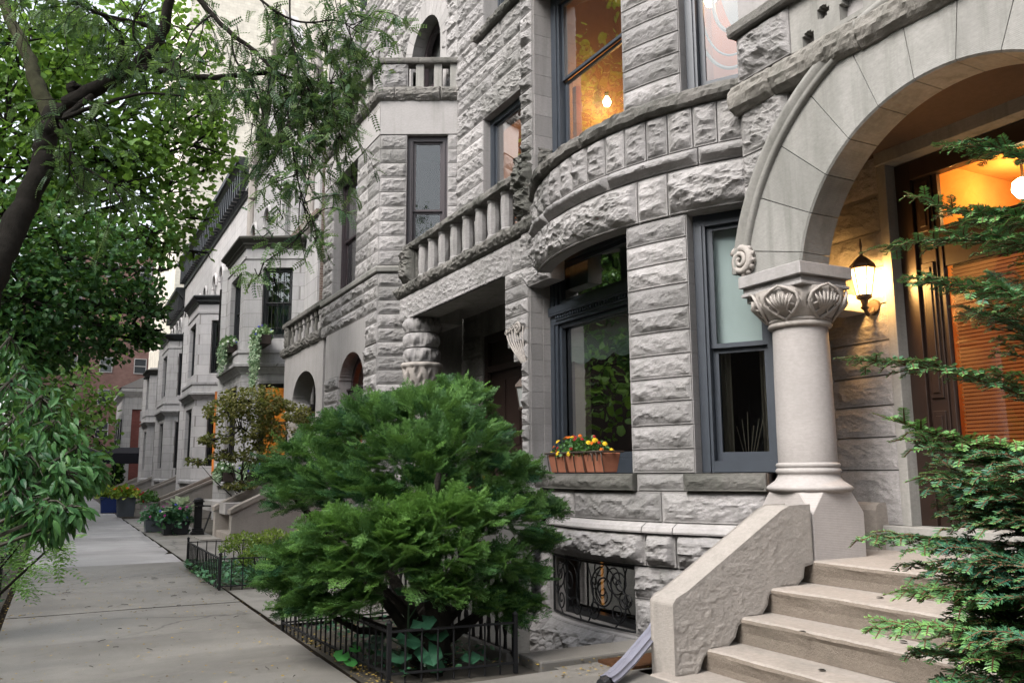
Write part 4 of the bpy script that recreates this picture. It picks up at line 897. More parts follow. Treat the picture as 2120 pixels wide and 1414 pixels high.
window(hC, ffr(SID, .50, 5.02, -.10), .75, 2.48, PLUM, 'sash', DARK, 0, meet=.42, fw=.10, glass=GLASSR)
window(hC, ffr(FRT, .75, 5.02, -.18), 1.6, 2.48, PLUM, 'sash', DARK, 0, meet=.45, fw=.10, glass=GLASSR)
wa = window(hC, ffr(FRT, 1.45, 1.0, -.24), 1.56, 2.62, PLUM, room=None, arch=.8, fw=.12, meet=.70, glass=GLASS)
mb = MB(); f = ffr(FRT, 1.45, 1.0, -.24); fbox(mb, f, 0, 1.56, 1.72, 1.92, -.1, .05); fbox(mb, f, 0, 1.56, 1.93, 1.97, -.1, .09); mb.build('transom_bar', PLUM, wa)
mb = MB()
for i in range(56): mb.add([f(.13, .1+i*.03, -.2), f(1.43, .1+i*.03, -.2), f(1.43, .122+i*.03, -.185), f(.13, .122+i*.03, -.185)], [(0, 1, 2, 3)])
mb.build('slatted_blind', ORANGE, wa)
mb = MB(); mb.add([f(.05, 0, -.3), f(1.5, 0, -.3), f(1.5, 2.6, -.3), f(.05, 2.6, -.3)], [(0, 1, 2, 3)]); mb.build('room_wall', glow('ember_room', (.7, .14, .02), .22, .8, 2), wa)
# string courses, bay balustrade
BAY = [tuple(A0), tuple(A1), tuple(A2)]
mb = MB(); sweep(mb, BAY, [(-.3, 4.885), (.035, 4.885), (.05, 4.90), (.06, 4.97), (.03, 5.0), (-.3, 5.018)], side=-1); mb.build('string_course', DRESSD, hC, smooth=False)
mb = MB(); sweep(mb, [(4.85, 18.05), tuple(A1), tuple(A2)], [(-.4, 8.15), (.02, 8.15), (.08, 8.2), (.11, 8.27), (.10, 8.36), (.05, 8.42), (-.4, 8.43)], side=-1, jit=.03, seed=71, ds=.05); bb = mb.build('bay_balustrade', ROCKD, hC)
mb = MB(); sweep(mb, [(4.85, 18.05), tuple(A1), tuple(A2)], [(-.22, 8.90), (.04, 8.90), (.055, 8.93), (.055, 8.99), (.03, 9.01), (-.22, 9.02)], side=-1, jit=.006, seed=75, ds=.08); mb.build('handrail', ROCKD, bb)
for f, ss in ((SID, (.72, 1.06, 1.36)), (FRT, (.5, 1.0, 1.45, 1.9, 2.35, 2.8))):
    for s in ss:
        mb = MB(); fr = ffr(f, s, 8.42); fbox(mb, fr, -.075, .075, 0, .49, -.17, -.01); mb.build('baluster', DRESSD, bb, bevel=.01)
mb = MB(); block(mb, SID, .0, .50, 8.42, 8.91, .04, .02); block(mb, FRT, 3.25, 3.7, 8.42, 8.91, .04, .02); strip(mb, SID, 0, .5, 8.42, 8.905, -.2, -.012, 0); strip(mb, FRT, 3.25, 3.7, 8.42, 8.905, -.2, -.012, 0); mb.build('end_block', ROCK, bb); mb = MB()
block(mb, FRT, 0, .3, 8.42, 8.91, .04, .03); strip(mb, FRT, 0, .3, 8.42, 8.905, -.2, -.012, 0); mb.build('end_block', ROCK, bb)
# arched porch at the far end
PFR = plane((4.9, 21.6), (4.9, 17.98))
mb = MB(); archwall(mb, PFR, 0, 3.62, 3.0, 4.2, 2.0, 1.08, 3.0, .66, -.45, 0.)
courses(mb, PFR, [.6, .9, 1.2, 1.5], lambda a, b: [(.1, .7)], .03, .04, (2, 3), .4)
strip(mb, PFR, 3.1, 3.62, .6, 3.0, -.4, 0)
courses(mb, PX(6.4), zrange(.8, 4.2, .3), lambda a, b: [(18.1, 18.9)], .02, .05, (.5, .9), .2); box(mb, 5.1, 6.4, 18.0, 21.6, 4.0, 4.2, mi=1); box(mb, 3.0, 6.4, 18.0, 21.3, .5, .72, mi=1); box(mb, 5.15, 5.25, 18.7, 21.3, 2.42, 2.62, mi=1)
mb.build('porch_arch', [ROCK, DRESS], hC)
mb = MB(); 
for k, (a, b) in enumerate(((2.64, 2.82), (2.82, 3.0))): lathe(mb, [(.30, a+.004)]+[(.34, z) for z in np.linspace(a+.012, b-.012, 14)]+[(.30, b-.004)], (5.15, 20.9, 0), 80, wob=rw(k*2.7+9))
lathe(mb, [(.215, .6), (.215, 2.12)], (5.15, 20.9, 0), 24, mi=1)
pc3 = mb.build('column', [ROCK, SHAFT], hC)
mb = MB(); lathe(mb, [(.215, 2.1), (.25, 2.12), (.255, 2.15), (.23, 2.17)]+[(.235+.09*math.sin(t*PI/2), 2.18+.44*t) for t in np.linspace(0, 1, 16)]+[(.30, 2.64)], (5.15, 20.9, 0), 90, wob=lambda A, Z, R: R-.015*(np.cos(A*14) > .2)*(fbm(A*5, Z*14, 5, 2) > .48)); mb.build('capital', CARVE, pc3, smooth=True)
PB = [(4.9, 21.75), (4.9, 17.98)]
mb = MB(); sweep(mb, [(5.6, 21.7)]+PB, [(-.4, 4.2), (.02, 4.2), (.08, 4.25), (.10, 4.34), (.09, 4.42), (.03, 4.46), (-.4, 4.47)], side=-1, jit=.035, seed=81, ds=.05); pb = mb.build('balcony', ROCKD, hC)
mb = MB(); sweep(mb, PB, [(-.22, 4.98), (.05, 4.98), (.06, 5.0), (.06, 5.08), (.03, 5.1), (-.22, 5.11)], side=-1, jit=.008, seed=83, ds=.06); mb.build('handrail', ROCKD, pb)
for i, s in enumerate(np.linspace(.55, 3.5, 9)):
    mb = MB(); fr = ffr(PFR, s, 4.46); fbox(mb, fr, -.10, .10, 0, .20, -.2, -.01); fbox(mb, fr, -.06, .06, .2, .36, -.17, -.03); fbox(mb, fr, -.085, .085, .36, .53, -.19, -.015); mb.build('baluster', ROCK if i % 2 else ROCKD, pb, bevel=.02)
mb = MB(); block(mb, PFR, -.1, .3, 4.46, 5.14, .05, .03); strip(mb, PFR, -.1, .3, 4.46, 5.135, -.3, -.012, 0); mb.build('end_block', ROCKD, pb)
mb = MB(); box(mb, 6.05, 6.2, 19.5, 19.6, 9.0, 14.0); mb.build('downpipe', BLACK, hC)
mb = MB(); lathe(mb, [(.5, 8.0), (.5, 12.5), (.6, 12.6), (.6, 12.8), (.05, 14.4)], (6.3, 21.5, 0), 20, wob=lambda A, Z, R: R+.04*(fbm(A*4, Z*4, 3, 3)-.5)); mb.build('turret', ROCK, hC)
# =================================================================== the pale limestone row
def wallgrid(mb, surf, s0, s1, z0, z1, ops, depth=.35, mi=0, off=0., ds=1.):
    ss = sorted({s0, s1, *[v for o in ops for v in o[:2] if s0 < v < s1]}); zz = sorted({z0, z1, *[v for o in ops for v in o[2:] if z0 < v < z1]})
    for a, b in zip(zz[:-1], zz[1:]):
        run = None
        for u, v in zip(ss[:-1], ss[1:]):
            hole = any(o[0] <= (u+v)/2 <= o[1] and o[2] <= (a+b)/2 <= o[3] for o in ops)
            if not hole: run = (run[0], v) if run else (u, v)
            if (hole or v == ss[-1]) and run:
                strip(mb, surf, run[0], run[1], a, b, -depth, off, mi, ds=ds, tone=RNG.uniform(.3, .7)); run = None
BLINDW = simple('cream_blind', (.42, .43, .40), .8, .2, bstr=0)
DULL = simple('dull_curtain', (.10, .115, .115), .9, .1, var=.6, scale=2, bstr=0)
def rowhouse(y0, y1, by, bw, lab, m, gable=False, cap='black', bayz=7.7, lit=False, X0=5.7, BX=4.23, topz=11.9, door=True):
    h = thing('limestone_house', lab, 'house', (5.5, (y0+y1)/2, 0))
    main = plane((X0, y1), (X0, y0)); L = main.L
    near = by; far = by+bw; r = .78
    P0, P1, P2, P3 = (X0, far+r), (BX, far), (BX, near), (X0, near-r)
    fs = [plane(P0, P1), plane(P1, P2), plane(P2, P3)]
    S = lambda y: y1-y
    # main wall: openings of the top storey, the door, a basement slit
    tops = [S(y0+L*t) for t in (.16, .36, .64, .86)]
    ops = [(t-.36, t+.36, 8.4, 10.1) for t in tops]
    dcx = S(min(y1-1.0, far+r+1.25)); ops += [(dcx-.62, dcx+.62, 1.25, 4.0), (dcx-.45, dcx+.45, 5.1, 7.1)]
    mb = MB(); wallgrid(mb, main, 0, L, 0, topz, ops, .4)
    box(mb, X0+.4, X0+9, y0+.02, y0+.25, 0, topz, mi=1)
    if gable: box(mb, X0+.06, X0+.405, y0-.03, y0-.001, 0, topz, mi=1)
    for t in tops:      # round heads: filled corners above the spring
        for u in np.arange(-.36, .359, .06):
            c = abs(u+.03); zz = 9.74+math.sqrt(max(0, .36**2-min(c, .36)**2)); strip(mb, main, t+u, t+u+.06, min(zz, 10.09), 10.1, -.4, -.001, ds=1)
        a = np.linspace(-.15, PI+.15, 18); tube(mb, [main(t+.52*math.cos(q), 9.72+.52*math.sin(q), .03) for q in a], .075, 6)
    strip(mb, main, 0, L, 8.15, 8.32, -.1, .08, ds=3)
    wall = mb.build('wall', [m, BRICKS], h)
    # bay of two storeys
    mb = MB(); wins = []
    for f, (a, b) in zip(fs, ((.25, .75), (.2, .8), (.30, .80))):
        l = f.L; o = [(a*l, b*l, 5.0, 7.0), (a*l, b*l, 1.6, 3.75), (a*l+.1, b*l-.1, .0, .55)]; wallgrid(mb, f, 0, l, -.3, bayz, o, .3); wins.append((f, a*l, (b-a)*l))
    bay = mb.build('bay', m, h)
    mb = MB(); path = [P0, P1, P2, P3]
    for pr in ([(-.2, 4.02), (.03, 4.02), (.05, 4.06), (.16, 4.17), (.22, 4.2), (.23, 4.27), (.12, 4.3), (.10, 4.55), (.14, 4.58), (.14, 4.66), (-.2, 4.68)], [(-.2, .95), (.08, .95), (.10, .98), (.10, 1.06), (.04, 1.12), (-.2, 1.13)], [(-.2, 7.25), (.03, 7.25), (.03, 7.32), (-.2, 7.33)]): mb = MB(); sweep(mb, path, pr, side=-1); mb.build('string_course', LIME2, h)
    mb = MB(); z = bayz; sweep(mb, path, [(-.3, z), (.03, z), (.05, z+.07), (.10, z+.10), (.10, z+.15), (.20, z+.22), (.23, z+.25), (.23, z+.30), (.18, z+.32), (-.3, z+.34)], side=-1)
    for f in fs:
        n = int(f.L/.11)
        for i in range(n): fbox(mb, ffr(f, (i+.3)*f.L/n, 0), 0, .055, z+.085, z+.15, .02, .09)
    mb.build('bay_cornice', BLACK if cap == 'black' and not gable else simple('dark_stained_cornice', (.06, .058, .05), .8, .2), h)
    for k, (f, s, w) in enumerate(wins):
        for z0, hh in ((5.0, 2.0), (1.6, 2.15)):
            rm = AMBERF if (lit and z0 < 2) else (DULL if k == 2 and z0 > 4 else DARK)
            wn = window(h, ffr(f, s, z0, -.14), w, hh, BLACK, 'sash', rm, 0, meet=.5, fw=.07, depth=.8, glass=GLASS, ext=.02)
            if gable and k == 2 and z0 > 4:
                m2 = MB(); fr = ffr(f, s, z0, -.10)
                for u in np.linspace(.1, w-.1, 5): tube(m2, [fr(u, .1, 0), fr(u, hh-.1, 0)], .012, 4)
                for z in (.3, 1.0, 1.6): tube(m2, [fr(.06, z, 0), fr(w-.06, z, 0)], .012, 4)
                m2.build('iron_grille', IRON, wn)
    for t in tops: window(h, ffr(main, t-.36, 8.4, -.2), .72, 1.7, BLACK, room=DARK, arch=1., fw=.05, meet=.5, glass=GLASS)
    window(h, ffr(main, dcx-.45, 5.1, -.2), .9, 2.0, BLACK, 'sash', DARK, 0, meet=.5, fw=.06, depth=.8)
    # door and stoop
    mb = MB(); fr = ffr(main, dcx-.62, 1.25, -.3); fbox(mb, fr, 0, 1.24, 0, 2.75, -.1, 0); fbox(mb, fr, .05, .18, 0, 2.75, 0, .06); fbox(mb, fr, 1.06, 1.19, 0, 2.75, 0, .06); fbox(mb, fr, .18, 1.06, 2.1, 2.2, 0, .05); fbox(mb, fr, .3, .94, .2, 1.0, 0, .02); fbox(mb, fr, .3, .94, 1.15, 2.0, 0, .015); mb.build('door', WOOD if not lit else ORANGED, h)  # lit house: lamplight on the door is put in as its own glow
    dy = y1-dcx; mb = MB()
    for s in (-1, 1): lathe(mb, [(.17, 1.2), (.17, 1.3), (.12, 1.34), (.115, 3.4), (.13, 3.44), (.18, 3.6), (.18, 3.7)], (X0-.35, dy+s*.85, 0), 12)
    box(mb, X0-.6, X0-.01, dy-1.15, dy+1.15, 3.7, 4.05); sweep(mb, [(X0, dy+1.2), (X0-.62, dy+1.2), (X0-.62, dy-1.2), (X0, dy-1.2)], [(-.1, 4.05), (.02, 4.05), (.14, 4.16), (.14, 4.22), (-.1, 4.24)], side=-1)
    for s in (-.95, .95): box(mb, X0-.48, X0-.2, dy+s-.16, dy+s+.16, .9, 1.2)
    mb.build('door_case', m, h)
    mb = MB()
    for i in range(7): box(mb, 3.05+i*.30, X0, dy-.8+.001*i, dy+.8-.001*i, -.02 if i == 0 else .001, .175*(i+1), tone=RNG.uniform(0, 1))
    st = mb.build('stoop', STEP, h, bevel=.01)
    for s in (-1, 1):
        mb = MB(); ya, yb = dy+s*.81, dy+s*1.03
        prism(mb, [(2.75, -.02), (2.75, .46), (2.98, .55), (5.0, 1.42), (X0-.01, 1.44), (X0-.01, -.02)], lambda a, b, d: np.array([a, d, b]), min(ya, yb), max(ya, yb), 0)
        prism(mb, [(2.72, .462), (2.72, .53), (2.97, .62), (4.98, 1.49), (X0-.012, 1.51), (X0-.012, 1.442), (5.0, 1.422), (2.98, .552)], lambda a, b, d: np.array([a, d, b]), min(ya, yb)-.03, max(ya, yb)+.03, 1)
        mb.build('side_wall', [PARGE, STEP], st)
    # top: gable with carved raking bands, or a deep black cornice
    if gable:
        mb = MB(); gy0, gy1 = y0+1.2, y1-1.4; gm = (gy0+gy1)/2
        prism(mb, [(gy0, topz), (gy1, topz), (gm, topz+4.6)], lambda a, b, d: np.array([X0-d, a, b]), -.4, 0)
        mb.build('gable', m, h)
        mb = MB()
        for s in (-1, 1):
            ye = gy0 if s < 0 else gy1
            P = np.array([(X0-.1, ye, topz-.7), (X0-.1, ye, topz), (X0-.1, gm, topz+4.6)]); tube(mb, P, .17, 6); 
            for t in np.linspace(.05, .98, 26): q = P[1]*(1-t)+P[2]*t; lathe(mb, [(.001, -.09), (.07, 0), (.001, .09)], (q[0]-.14, q[1], q[2]-.05), 5)
            lathe(mb, [(.12, 7.9), (.2, 8.1), (.2, 8.3), (.16, 8.4), (.16, topz+.6), (.24, topz+.7), (.2, topz+.9), (.02, topz+2.2)], (X0-.05, ye+s*.5, 0), 12)
            lathe(mb, [(.03, -.3), (.14, -.1), (.16, 0), (.001, .05)], (X0-.15, ye+s*.5, 8.0), 8)
        mb.build('carved_band', CARVE, h)
        mb = MB(); box(mb, X0-.15, X0+.5, y0+.05, y1-.05, topz, topz+.12); mb.build('parapet_cap', LIME2, h)
    else:
        mb = MB(); z = topz; sweep(mb, [(X0, y1), (X0, y0+.01)], [(-.3, z-.1), (.08, z-.1), (.10, z+.0), (.10, z+.75), (.18, z+.8), (.42, z+1.1), (.50, z+1.15), (.52, z+1.3), (.46, z+1.36), (-.3, z+1.38)], side=-1)
        n = int((y1-y0)/.5)
        for i in range(n): fbox(mb, ffr(main, (i+.3)*L/n, 0), 0, .16, z+.1, z+.95, .09, .34)
        sweep(mb, [(X0, y1), (X0, y0+.01)], [(0, z+.2), (.14, z+.2), (.14, z+.3), (0, z+.3)], side=-1)
        mb.build('cornice', BLACK, h)
        mb = MB()
        for i in range(n-1): fbox(mb, ffr(main, (i+.3)*L/n+.2, 0), 0, .24, z+.42, z+.72, .09, .115)
        mb.build('frieze_panel', LIME, h)
        mb = MB(); prism(mb, [(0, -.35), (.12, -.3), (.22, 0), (0, .05)], lambda a, b, d: np.array([X0-a, y0+.3+d, 8.2+b]), 0, .4); mb.build('corbel', LIME2, h)
    mb = MB(); box(mb, X0+.4, X0+9, y0+.26, y1, topz-.2, topz); mb.build('roof', BLACK, h)
    return h
BRICKS = brickmat('old_common_brick', (.10, .062, .05), (.17, .13, .105), (.21, .185, .16), 'XZ')
rowhouse(21.72, 31.98, 23.85, 2.75, 'pale stone house with a gothic gable and barred bay window beside the grey houses', LIME2, True, 'dark', 7.55, True)
rowhouse(32.0, 40.6, 33.0, 2.8, 'pale limestone house with black bay cornice, second in the row after the gabled one', LIME, False, 'black', 7.6)
rowhouse(40.62, 50.6, 42.9, 2.8, 'limestone house with black cornice and grey bay, third in the pale row', LIME2, False, 'black', 7.6, topz=11.9)
rowhouse(50.62, 57.0, 52.0, 2.4, 'narrow pale house closing the limestone row beside the black awning', LIME2, False, 'grey', 6.9, topz=10.5)

# =================================================================== far buildings
def tower(name, lab, x0, x1, y0, y1, z, m, rows, cols_w, cols_f, wm=BLACK, trim=None, ws=(1.2, 1.6), z00=4.):
    t = thing(name, lab, 'building', ((x0+x1)/2, y0, 0)); mb = MB(); box(mb, x0, x1, y0, y1, 0, z); mb.build('wall', m, t)
    if trim:
        mb = MB(); sweep(mb, [(x0, y1), (x0, y0), (x1, y0)], [(-.2, z-.1), (.15, z-.1), (.4, z+.3), (.4, z+.5), (-.2, z+.55)], side=-1); mb.build('cornice', trim, t)
    for f, n in ((plane((x0, y0), (x1, y0)), cols_w), (plane((x0, y1), (x0, y0)), cols_f)):
        for i in range(n):
            for k in range(rows):
                zz = z00+k*3.3
                if zz+ws[1] > z-.5: continue
                u = f.L*(i+.5)/n; fr = ffr(f, u-ws[0]/2, zz, 0); mb = MB()
                fbox(mb, fr, 0, .08, 0, ws[1], -.0, .05); fbox(mb, fr, ws[0]-.08, ws[0], 0, ws[1], 0, .05); fbox(mb, fr, .08, ws[0]-.08, ws[1]-.08, ws[1], 0, .05); fbox(mb, fr, .08, ws[0]-.08, 0, .08, 0, .05); fbox(mb, fr, .08, ws[0]-.08, ws[1]/2-.04, ws[1]/2+.04, .0, .04)
                wn = mb.build('window', wm, t); mb = MB(); fbox(mb, fr, .08, ws[0]-.08, .08, ws[1]-.08, .001, .012); mb.build('pane', PANE, wn)
    return t
PANE = simple('dark_pane', (.03, .035, .04), .08, .6, bstr=0)
CREAM = brickmat('cream_brick', (.62, .575, .49), (.68, .635, .545), (.50, .46, .39), 'XZ', .5, .22)
REDB = brickmat('red_brick', (.20, .062, .052), (.26, .085, .07), (.16, .07, .06), 'XZ', .25, .08)
BROWNB = brickmat('brown_brick', (.16, .085, .072), (.21, .12, .10), (.13, .09, .08), 'XZ', .3, .1)
tower('apartment_tower', 'tall cream brick apartment tower rising behind the pale row', 5.9, 34, 58.5, 75, 46, CREAM, 0, 0, 0)
tower('brick_tower', 'tall brown brick apartment block at the far end of the street', -4.5, 8.3, 95, 110, 24, BROWNB, 6, 4, 0, LIME2, z00=5)
rh = tower('brick_house', 'low red brick house with pale stone trim beyond the black awning', 3.75, 12, 63, 72, 6.6, REDB, 1, 0, 0, LIME2, LIME, (.9, 1.7), 2.5)
mb = MB(); box(mb, 3.6, 3.75, 63.3, 72, 0, 6.6); box(mb, 3.62, 4.1, 62.9, 63.0, 0, 6.6); box(mb, 4.1, 5.6, 62.85, 63.0, 5.7, 6.6)
for y in (64.5, 67, 69.5): box(mb, 3.5, 3.6, y, y+.4, 2.5, 5.5)
mb.build('stone_front', LIME, rh)
fq = plane((3.6, 72), (3.6, 63.3))
for s in (1.4, 4.0, 6.6):
    for z0 in (.9, 3.4): window(rh, ffr(fq, s, z0, .1), 1.1, 1.7, BLACK, 'single', None, fw=.1, glass=PANE)
window(rh, Fr((4.62, 62.98, 2.6), (1, 0, 0), (0, -1, 0)), .8, 1.9, LIME, 'single', None, fw=.12, glass=PANE); window(rh, Fr((4.62, 62.98, 4.9), (1, 0, 0), (0, -1, 0)), .8, .7, LIME, 'single', None, fw=.12, glass=PANE)
mb = MB()
hexa(mb, [(3.3, 62.7, 6.6+.55), (12, 62.7, 7.15), (12, 72.3, 7.15), (3.3, 72.3, 7.15), (5.2, 64.5, 8.3), (12, 64.5, 8.3), (12, 70.5, 8.3), (5.2, 70.5, 8.3)]); mb.build('roof', simple('grey_roof', (.16, .15, .15), .9), rh)
aw = thing('awning', 'long black canopy reaching over the pavement from the end of the pale row', 'awning', (3, 58, 0))
mb = MB(); prism(mb, [(57.5, 2.0), (57.5, 2.62), (58.6, 3.0), (59.7, 2.62), (59.7, 2.0)], lambda a, b, d: np.array([d, a, b]), .9, 5.6); mb.build('canopy', simple('black_canvas', (.010, .010, .014), .8, .2), aw)
for x in (1.0, 3.0):
    for y in (57.6, 59.6): mb = MB(); tube(mb, [(x, y, 0), (x, y, 2.0)], .035, 8); mb.build('pole', IRON, aw)
t = thing('pale_house', 'white house half hidden behind the trees across the street', 'house', (-16, 75, 0)); mb = MB(); wallgrid(mb, plane((-12, 64), (-12, 86)), 0, 22, 0, 9, [(1+3*i, 2.2+3*i, z, z+1.8) for i in range(7) for z in (1.2, 5)], .3); mb.build('wall', LIME, t)
# =================================================================== planting
def at(px, py, Y):
    """world point at street distance Y seen through photo pixel (px, py)"""
    d = _F + _R*((px-1060)/1750) - _U*((py-707)/1750); k = Y/d.y
    return np.array([d.x*k, d.y*k, 1.3+d.z*k])
def unit(v): return v/(np.linalg.norm(v, axis=-1, keepdims=True)+1e-9)
def rdir(n): return unit(RNG.normal(size=(n, 3)))
def scatter(mb, P, f, nrm, size, tmpl, tone, mi=0):
    """one copy of a leaf template per point: f = leaf axis, nrm = upper side"""
    V, F = tmpl; V = np.asarray(V, float); F = np.asarray(F, int); n = len(P)
    f = unit(f); s = unit(np.cross(f, nrm)); m = np.cross(s, f); size = np.broadcast_to(np.asarray(size, float), (n,))
    W = P[:, None] + size[:, None, None]*(V[None, :, 0, None]*s[:, None] + V[None, :, 1, None]*f[:, None] + V[None, :, 2, None]*m[:, None])
    FF = (F[None] + (np.arange(n)*len(V))[:, None, None]).reshape(-1, F.shape[1])
    mb.add(W.reshape(-1, 3), FF, mi, np.repeat(np.clip(np.broadcast_to(tone, (n,)), 0, 1), len(V)))
# leaf templates, unit length
T_BROAD = ([(0, 0, 0), (.30, .18, .05), (.46, .5, .07), (.20, .86, .03), (0, 1.02, -.05), (-.20, .86, .03), (-.46, .5, .07), (-.30, .18, .05), (0, .5, 0)],
           [(0, 1, 2, 8), (8, 2, 3, 4), (8, 4, 5, 6), (0, 8, 6, 7)])
def t_long(droop=.28, w=.17):
    V = []; F = []
    for i, (t, ww) in enumerate(((0, .02), (.25, .8), (.5, 1), (.75, .7), (1, .02))):
        z = -droop*t*t; V += [(ww*w, t, z+.05*ww), (0, t, z), (-ww*w, t, z+.05*ww)]
    for i in range(4): F += [(i*3, i*3+1, i*3+4, i*3+3), (i*3+1, i*3+2, i*3+5, i*3+4)]
    return V, F
T_LONG = t_long()
def t_pinnate(n=8, droop=.35, lw=.055, ll=.2):
    V = []; F = []
    def q(*p): k = len(V); V.extend(p); F.append((k, k+1, k+2, k+3))
    for i in range(n):
        t = .12+.86*i/(n-1); z = -droop*t*t; l = ll*(1-.45*abs(t-.5))
        for s in (1, -1): q((0, t, z), (s*l*.45, t+.0+lw*.9, z+.01), (s*l, t+.06, z-.03), (s*l*.5, t-lw*.6, z+.0))
    q((.008, 0, 0), (-.008, 0, 0), (-.006, .5, -droop*.25), (.006, .5, -droop*.25)); q((.006, .5, -droop*.25), (-.006, .5, -droop*.25), (0, 1, -droop), (.004, 1, -droop))
    return V, F
T_PIN = t_pinnate(7, .35, .10, .24)
def t_spray(L=1., nside=4, needles=10, nl=.125, nw=.022, r=np.random.default_rng(3)):
    """flat conifer spray: a twig, side twigs, two ranks of needles each"""
    V = []; F = []
    def q(*p): k = len(V); V.extend(p); F.append((k, k+1, k+2, k+3))
    def twig(o, d, l, n, z0):
        d = np.array(d)/np.hypot(*d); p = np.array([-d[1], d[0]])
        a = np.array(o); b = a+d*l; q((a[0]+.006, a[1], z0), (a[0]-.006, a[1], z0), (b[0]-.003, b[1], z0-.08*l), (b[0]+.003, b[1], z0-.08*l))
        for i in range(n):
            t = (i+.6)/n; c = a+d*l*t; z = z0-.08*l*t
            for s in (1, -1):
                e = d*.62+p*s*.8; e /= np.hypot(*e); ln = nl*(1-.45*t)*r.uniform(.8, 1.15); tip = c+e*ln; m = c+e*ln*.5; w = np.array([-e[1], e[0]])*nw
                dz = r.uniform(-.01, .05)
                q((c[0], c[1], z), (m[0]+w[0], m[1]+w[1], z+dz), (tip[0], tip[1], z+dz*1.2), (m[0]-w[0], m[1]-w[1], z+dz))
    twig((0, 0), (0, 1), L, needles+5, 0)
    for i in range(nside):
        t = .12+.62*i/max(1, nside-1)
        for s in (1, -1): twig((0, t*L), (s*.75, .75), L*(.52-.33*t), needles-2, -.03*t)
    return V, F
T_SPRAY = [t_spray(r=np.random.default_rng(k)) for k in range(3)]

# ---- the big spreading yew behind the low iron fence
YEWM = leafmat('yew_needles', (.013, .055, .023), (.13, .265, .055), .5, .3, .25)
yew = thing('yew_shrub', 'big spreading dark green yew rising out of the low iron fence in the middle', 'shrub', (2.35, 5.9, 0))
LOBES = [(770, 1035, 6.0, 80, .35), (900, 1025, 5.8, 90, .35), (1030, 1040, 5.9, 70, .35), (820, 1180, 5.4, 75, .5), (965, 842, 6.5, 70, .55), (880, 880, 6.3, 120, .5), (780, 880, 6.5, 90, .4), (715, 905, 6.6, 75, .3), (940, 940, 6.0, 130, .35), (830, 975, 6.0, 130, .35), (640, 965, 6.7, 95, .3), (600, 1000, 6.8, 60, .3), (572, 985, 6.9, 30, .35), (640, 1250, 5.9, 36, .4), (700, 1262, 5.6, 34, .5), (880, 1215, 5.2, 36, .6), (930, 1238, 5.15, 26, .6), (1010, 1262, 5.4, 36, .45), (1060, 1280, 5.4, 26, .5), (1085, 1255, 5.5, 34, .45), (610, 1262, 6.1, 30, .3),
         (620, 1040, 6.5, 70, .2), (700, 1020, 6.2, 90, .25), (1015, 905, 6.4, 55, .4), (1035, 990, 6.1, 80, .35), (1085, 985, 6.3, 45, .4), (1100, 1065, 6.1, 62, .3), (1140, 1062, 6.2, 36, .35), (1040, 1090, 5.7, 95, .25),
         (900, 1085, 5.4, 105, .8), (790, 1110, 5.4, 95, .75), (980, 1080, 5.4, 80, .7), (700, 1120, 5.6, 85, .7), (850, 1135, 5.3, 85, .7), (940, 1160, 5.2, 75, .55), (630, 1170, 6.0, 85, .35), (600, 1195, 6.3, 52, .3), (575, 1200, 6.4, 30, .35), (600, 1225, 6.2, 52, .3),
         (680, 1200, 5.7, 75, .35), (735, 1180, 5.5, 70, .55), (745, 1245, 5.5, 40, .6), (650, 1255, 5.9, 40, .3), (1020, 1180, 5.4, 70, .4), (1085, 1200, 5.6, 50, .45), (1040, 1245, 5.5, 50, .4), (950, 1215, 5.2, 38, .6), (1110, 1130, 5.9, 50, .3), (860, 800+45, 6.6, 55, .4), (945, 815, 6.5, 40, .6)]
mb = MB(); spine = np.array([2.45, 5.95, 0.])
for (px, py, Y, r, tn) in LOBES:
    c = at(px, py, Y); R = r/1750*Y*.98; n = int(66*(R/.25)**2)+20
    u = rdir(n); u[:, 2] = np.where(u[:, 2] < -.35, -u[:, 2], u[:, 2]); rad = RNG.uniform(.45, 1., n)**.6
    P = c+u*np.array([1, 1, .66])*R*rad[:, None]
    out = unit((P-spine)*np.array([1, 1, .25])); f = unit(out*1. + u*.6 + np.array([0, 0, -.12]) + RNG.normal(0, .38, (n, 3))); nr = unit(np.array([0, 0, 1.])+RNG.normal(0, .45, (n, 3))+out*.4)
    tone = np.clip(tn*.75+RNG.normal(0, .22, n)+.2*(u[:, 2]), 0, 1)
    for k in range(3): q = np.arange(n) % 3 == k; scatter(mb, P[q]-f[q]*.06, f[q], nr[q], RNG.uniform(.12, .215, q.sum()), T_SPRAY[k], tone[q])
mb.build('foliage', YEWM, yew)
mb = MB()
for k in range(16):
    px, py, Y, r, tn = LOBES[(k*5+2) % len(LOBES)]; e = at(px, py, Y); b = np.array([2.3+RNG.uniform(-.12, .35), 5.65+RNG.uniform(-.3, .6), -.05])
    m = b*.55+e*.45; m[2] = e[2]*.45; m[:2] += RNG.uniform(-.1, .1, 2); tube(mb, [b, b*.75+m*.25+(0, 0, .12), m, e], [.05, .04, .026, .008], 6)
for b in ((2.28, 5.48), (2.42, 5.7), (2.5, 6.3)): tube(mb, [(b[0], b[1], -.05), (b[0]+.02, b[1]-.03, .35), (b[0]-.03, b[1]+.05, .8), (b[0]+.05, b[1], 1.3)], [.085, .07, .055, .02], 8)
mb.build('branches', BARK, yew)

